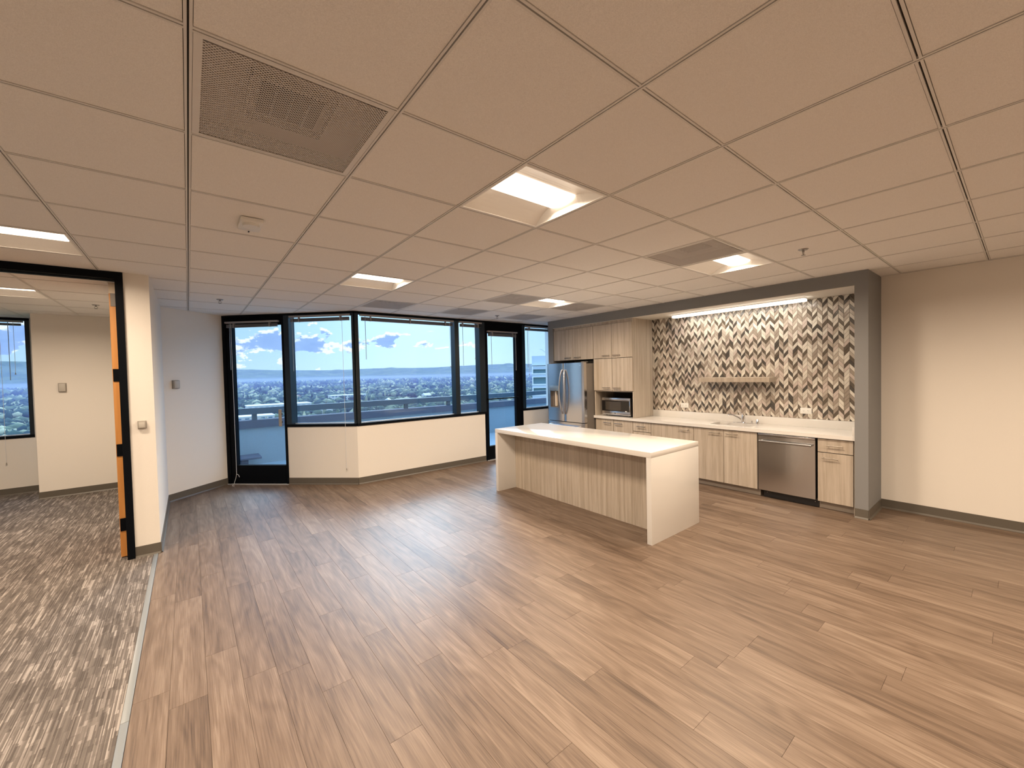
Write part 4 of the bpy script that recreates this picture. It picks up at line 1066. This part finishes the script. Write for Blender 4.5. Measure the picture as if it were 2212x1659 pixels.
for i, (v_, f_) in enumerate(protos):
    me = bpy.data.meshes.new('tree'); me.from_pydata(v_.tolist(), [], f_.tolist()); me.materials.append(M_LEAF); pm.append(me)
near = [c for c in cand if 380 < c[0] and math.radians(-16) < c[1] < math.radians(46)][:296]
nearset = set(near)
for (r, a, s, con) in near:
    k = (5+rng.randint(2)) if con else rng.randint(5)
    o = bpy.data.objects.new('tree', pm[k]); COL.objects.link(o)
    o.location = (r*math.sin(a), r*math.cos(a), GZ); o.scale = (s, s, s*(1.25 if con else 1.0)); o.rotation_euler = (0, 0, rng.rand()*6.28)
    tag(o, 'leafy tree on the wooded plain far below the balcony' if not con else 'dark pointed conifer on the wooded plain far below the balcony', 'tree', 'trees on the plain below the balcony' if not con else 'conifers on the plain below the balcony')
far = [crown(1, 40+s) for s in range(5)]+[crown(1, 60+s, True) for s in range(2)]
vfar = []
for s in range(7):
    th = np.array([[0, 0, 1.5]]+[[math.cos(k*1.047)*(0.9+0.2*math.sin(s+k)), math.sin(k*1.047)*(0.9+0.2*math.cos(s*2+k)), 0.6] for k in range(6)]+[[0, 0, 0]])
    vfar.append((th, np.array([[0, 1+k, 1+(k+1) % 6] for k in range(6)]+[[7, 1+(k+1) % 6, 1+k] for k in range(6)])))
V = []; Fc = []; off = 0
for c in cand:
    if c in nearset: continue
    r, a, s, con = c
    v_, f_ = vfar[rng.randint(7)] if r > 1900 else far[(5+rng.randint(2)) if con else rng.randint(5)]
    an = rng.rand()*6.28; ca, sa = math.cos(an), math.sin(an)
    vv = v_*s; x_ = vv[:, 0]*ca-vv[:, 1]*sa+r*math.sin(a); y_ = vv[:, 0]*sa+vv[:, 1]*ca+r*math.cos(a)
    V.append(np.stack([x_, y_, vv[:, 2]+GZ], -1)); Fc.append(f_+off); off += len(v_)
V = np.concatenate(V); Fc = np.concatenate(Fc)
me = bpy.data.meshes.new('tree_canopy'); me.vertices.add(len(V)); me.vertices.foreach_set('co', V.astype(np.float32).ravel())
me.loops.add(len(Fc)*3); me.loops.foreach_set('vertex_index', Fc.astype(np.int32).ravel())
me.polygons.add(len(Fc)); me.polygons.foreach_set('loop_start', np.arange(0, len(Fc)*3, 3, dtype=np.int32))
me.update(); me.validate(); me.materials.append(M_LEAF)
o = bpy.data.objects.new('tree_canopy', me); COL.objects.link(o)
tag(o, 'unbroken canopy of small trees covering the plain towards the hills', 'trees', kind='stuff')

# houses
M_ROOF = [mat('roof_pale', (0.62, 0.60, 0.56), 0.8), mat('roof_tan', (0.45, 0.30, 0.22), 0.8), mat('roof_white', (0.80, 0.80, 0.78), 0.8)]
M_HW = mat('house_wall', (0.68, 0.66, 0.60), 0.8)
hm = []
for k in range(3):
    mb = MB(); mb.box(-7, 7, -5, 5, 0, 5, M_HW)
    mb.add([(-7.6, -5.6, 5), (7.6, -5.6, 5), (7.6, 5.6, 5), (-7.6, 5.6, 5), (-7.6, 0, 8), (7.6, 0, 8)], [(0, 1, 5, 4), (2, 3, 4, 5), (0, 4, 3), (1, 2, 5), (3, 2, 1, 0)], M_ROOF[k])
    o = mb.build('house'); hm.append(o)
for n_ in range(60):
    r, a, s, rz = hpos[n_]
    src = hm[n_ % 3]; o = src if n_ < 3 else src.copy()
    if n_ >= 3: COL.objects.link(o)
    o.location = (r*math.sin(a), r*math.cos(a), GZ); o.rotation_euler = (0, 0, rz); o.scale = (s, s, s*1.3)
    tag(o, 'small pitched-roof house among the trees on the plain', 'house', 'houses on the plain below the balcony')
M_GLZ = mat('facade_glass', (0.10, 0.20, 0.24), 0.15)
M_FAC = mat('facade_panel', (0.52, 0.60, 0.70), 0.6)
M_FACE = mat('facade_edge', (0.80, 0.84, 0.88), 0.5)
def low_block(x, y, wx, wy, h, label, floors=2):
    t = thing('office_block', (x, y, GZ), label, 'building')
    MB().box(x-wx/2, x+wx/2, y-wy/2, y+wy/2, GZ, GZ+h, M_HW).build('walls', t)
    MB().box(x-wx/2-0.6, x+wx/2+0.6, y-wy/2-0.6, y+wy/2+0.6, GZ+h, GZ+h+1.0, M_ROOF[2]).build('roof', t)
    for f in range(floors):
        z = GZ+2+f*h/floors; n = int(wx/7)
        for k in range(n):
            xx = x-wx/2+3.5+k*(wx/n); MB().box(xx-2, xx+2, y-wy/2-0.25, y-wy/2-0.02, z, z+2.4, M_GLZ).build('window', t)
low_block(115, 760, 90, 34, 12, 'long low white building seen over the railing through the left glass door')
low_block(55, 560, 46, 24, 11, 'white building with dark windows seen under the balcony rail')
low_block(300, 1020, 80, 30, 11, 'low pale building among the trees beyond the widest window')
# neighbouring tower beside the right-hand window
D = 138.0
def dirx(x): 
    v_ = _f+(x-1106)/FPX*_R; v_ = v_/math.hypot(v_[0], v_[1]); return v_
dl_ = dirx(1150); tx, ty = dl_[0]*D, dl_[1]*D
right = Vector((math.cos(YAW+0.05), -math.sin(YAW+0.05), 0)); back = Vector((math.sin(YAW+0.05), math.cos(YAW+0.05), 0))
FT = Frame((tx, ty, 0), right, back)
tp_ = project(tx, ty, 0); ztop = CAMZ+(project(tx, ty, CAMZ)[1]-769)*tp_[2]/FPX
tt = thing('office_tower', FT.p(12, 0, GZ), 'blue-grey office tower with banded windows beside the grey kitchen column', 'building')
MB().box(0, 26, 1.2, 24, GZ, ztop, M_FAC, FT).build('tower_body', tt)
zz_ = ztop-3.5; fl_ = 3.62; k = 0
while zz_ > GZ+4:
    MB().box(0.0, 26, 0.0, 1.2, zz_-fl_+2.55-0.0, zz_, M_FAC, FT).build('spandrel', tt) if k == 0 else None
    MB().box(0.4, 25.6, 0.65, 1.15, zz_-2.35, zz_-0.15, M_GLZ, FT).build('window_band', tt)
    MB().box(-0.1, 26.1, -0.15, 1.2, zz_-2.75, zz_-2.38, M_FACE, FT).build('sill_band', tt)
    MB().box(-0.05, 26.05, 0.0, 1.2, zz_-3.62, zz_-2.75, M_FAC, FT).build('spandrel', tt)
    MB().box(-0.1, 26.1, -0.10, 1.2, zz_-0.15, zz_+0.02, M_FACE, FT).build('head_band', tt)
    for xx in (0.0, 6.4, 13, 19.5, 25.4): MB().box(xx, xx+0.35, -0.12, 1.15, zz_-2.38, zz_-0.15, M_FACE, FT).build('fin', tt)
    zz_ -= fl_; k += 1
    if k > 7: break
MB().box(-0.1, 26.1, -0.1, 24, ztop-3.2, ztop-3.05, M_FACE, FT).build('parapet_line', tt)
MB().tube([FT.p(2.8, 2, ztop+2.1), FT.p(3.2, 2, ztop+2.3), FT.p(6.5, 2, ztop)], 0.10, M_FAC, 6).build('davit_arm', tt)

# haze over the plain
HAZE = True
if HAZE:
    for z0_, z1_, dens, lab in ((GZ-10, 8, 1/2300.0, 'blue ground haze lying over the wooded plain'), (8.01, 215, 1/8000.0, 'thin high haze in front of the distant hills')):
        hz = MB().box(-6000, 14000, 120, 14000, z0_, z1_, None)
        me = bpy.data.meshes.new('haze'); me.from_pydata(hz.v, [], hz.f)
        m = bpy.data.materials.new('haze_air'); m.use_nodes = True; nt = m.node_tree; nt.nodes.clear()
        o_ = N(nt, 'ShaderNodeOutputMaterial'); vsn = N(nt, 'ShaderNodeVolumeScatter'); vsn.inputs['Color'].default_value = (0.20, 0.215, 0.50, 1); vsn.inputs['Density'].default_value = dens; vsn.inputs['Anisotropy'].default_value = 0.1
        nt.links.new(vsn.outputs[0], o_.inputs['Volume']); me.materials.append(m)
        ho = bpy.data.objects.new('haze', me); COL.objects.link(ho); tag(ho, lab, 'haze', kind='stuff')
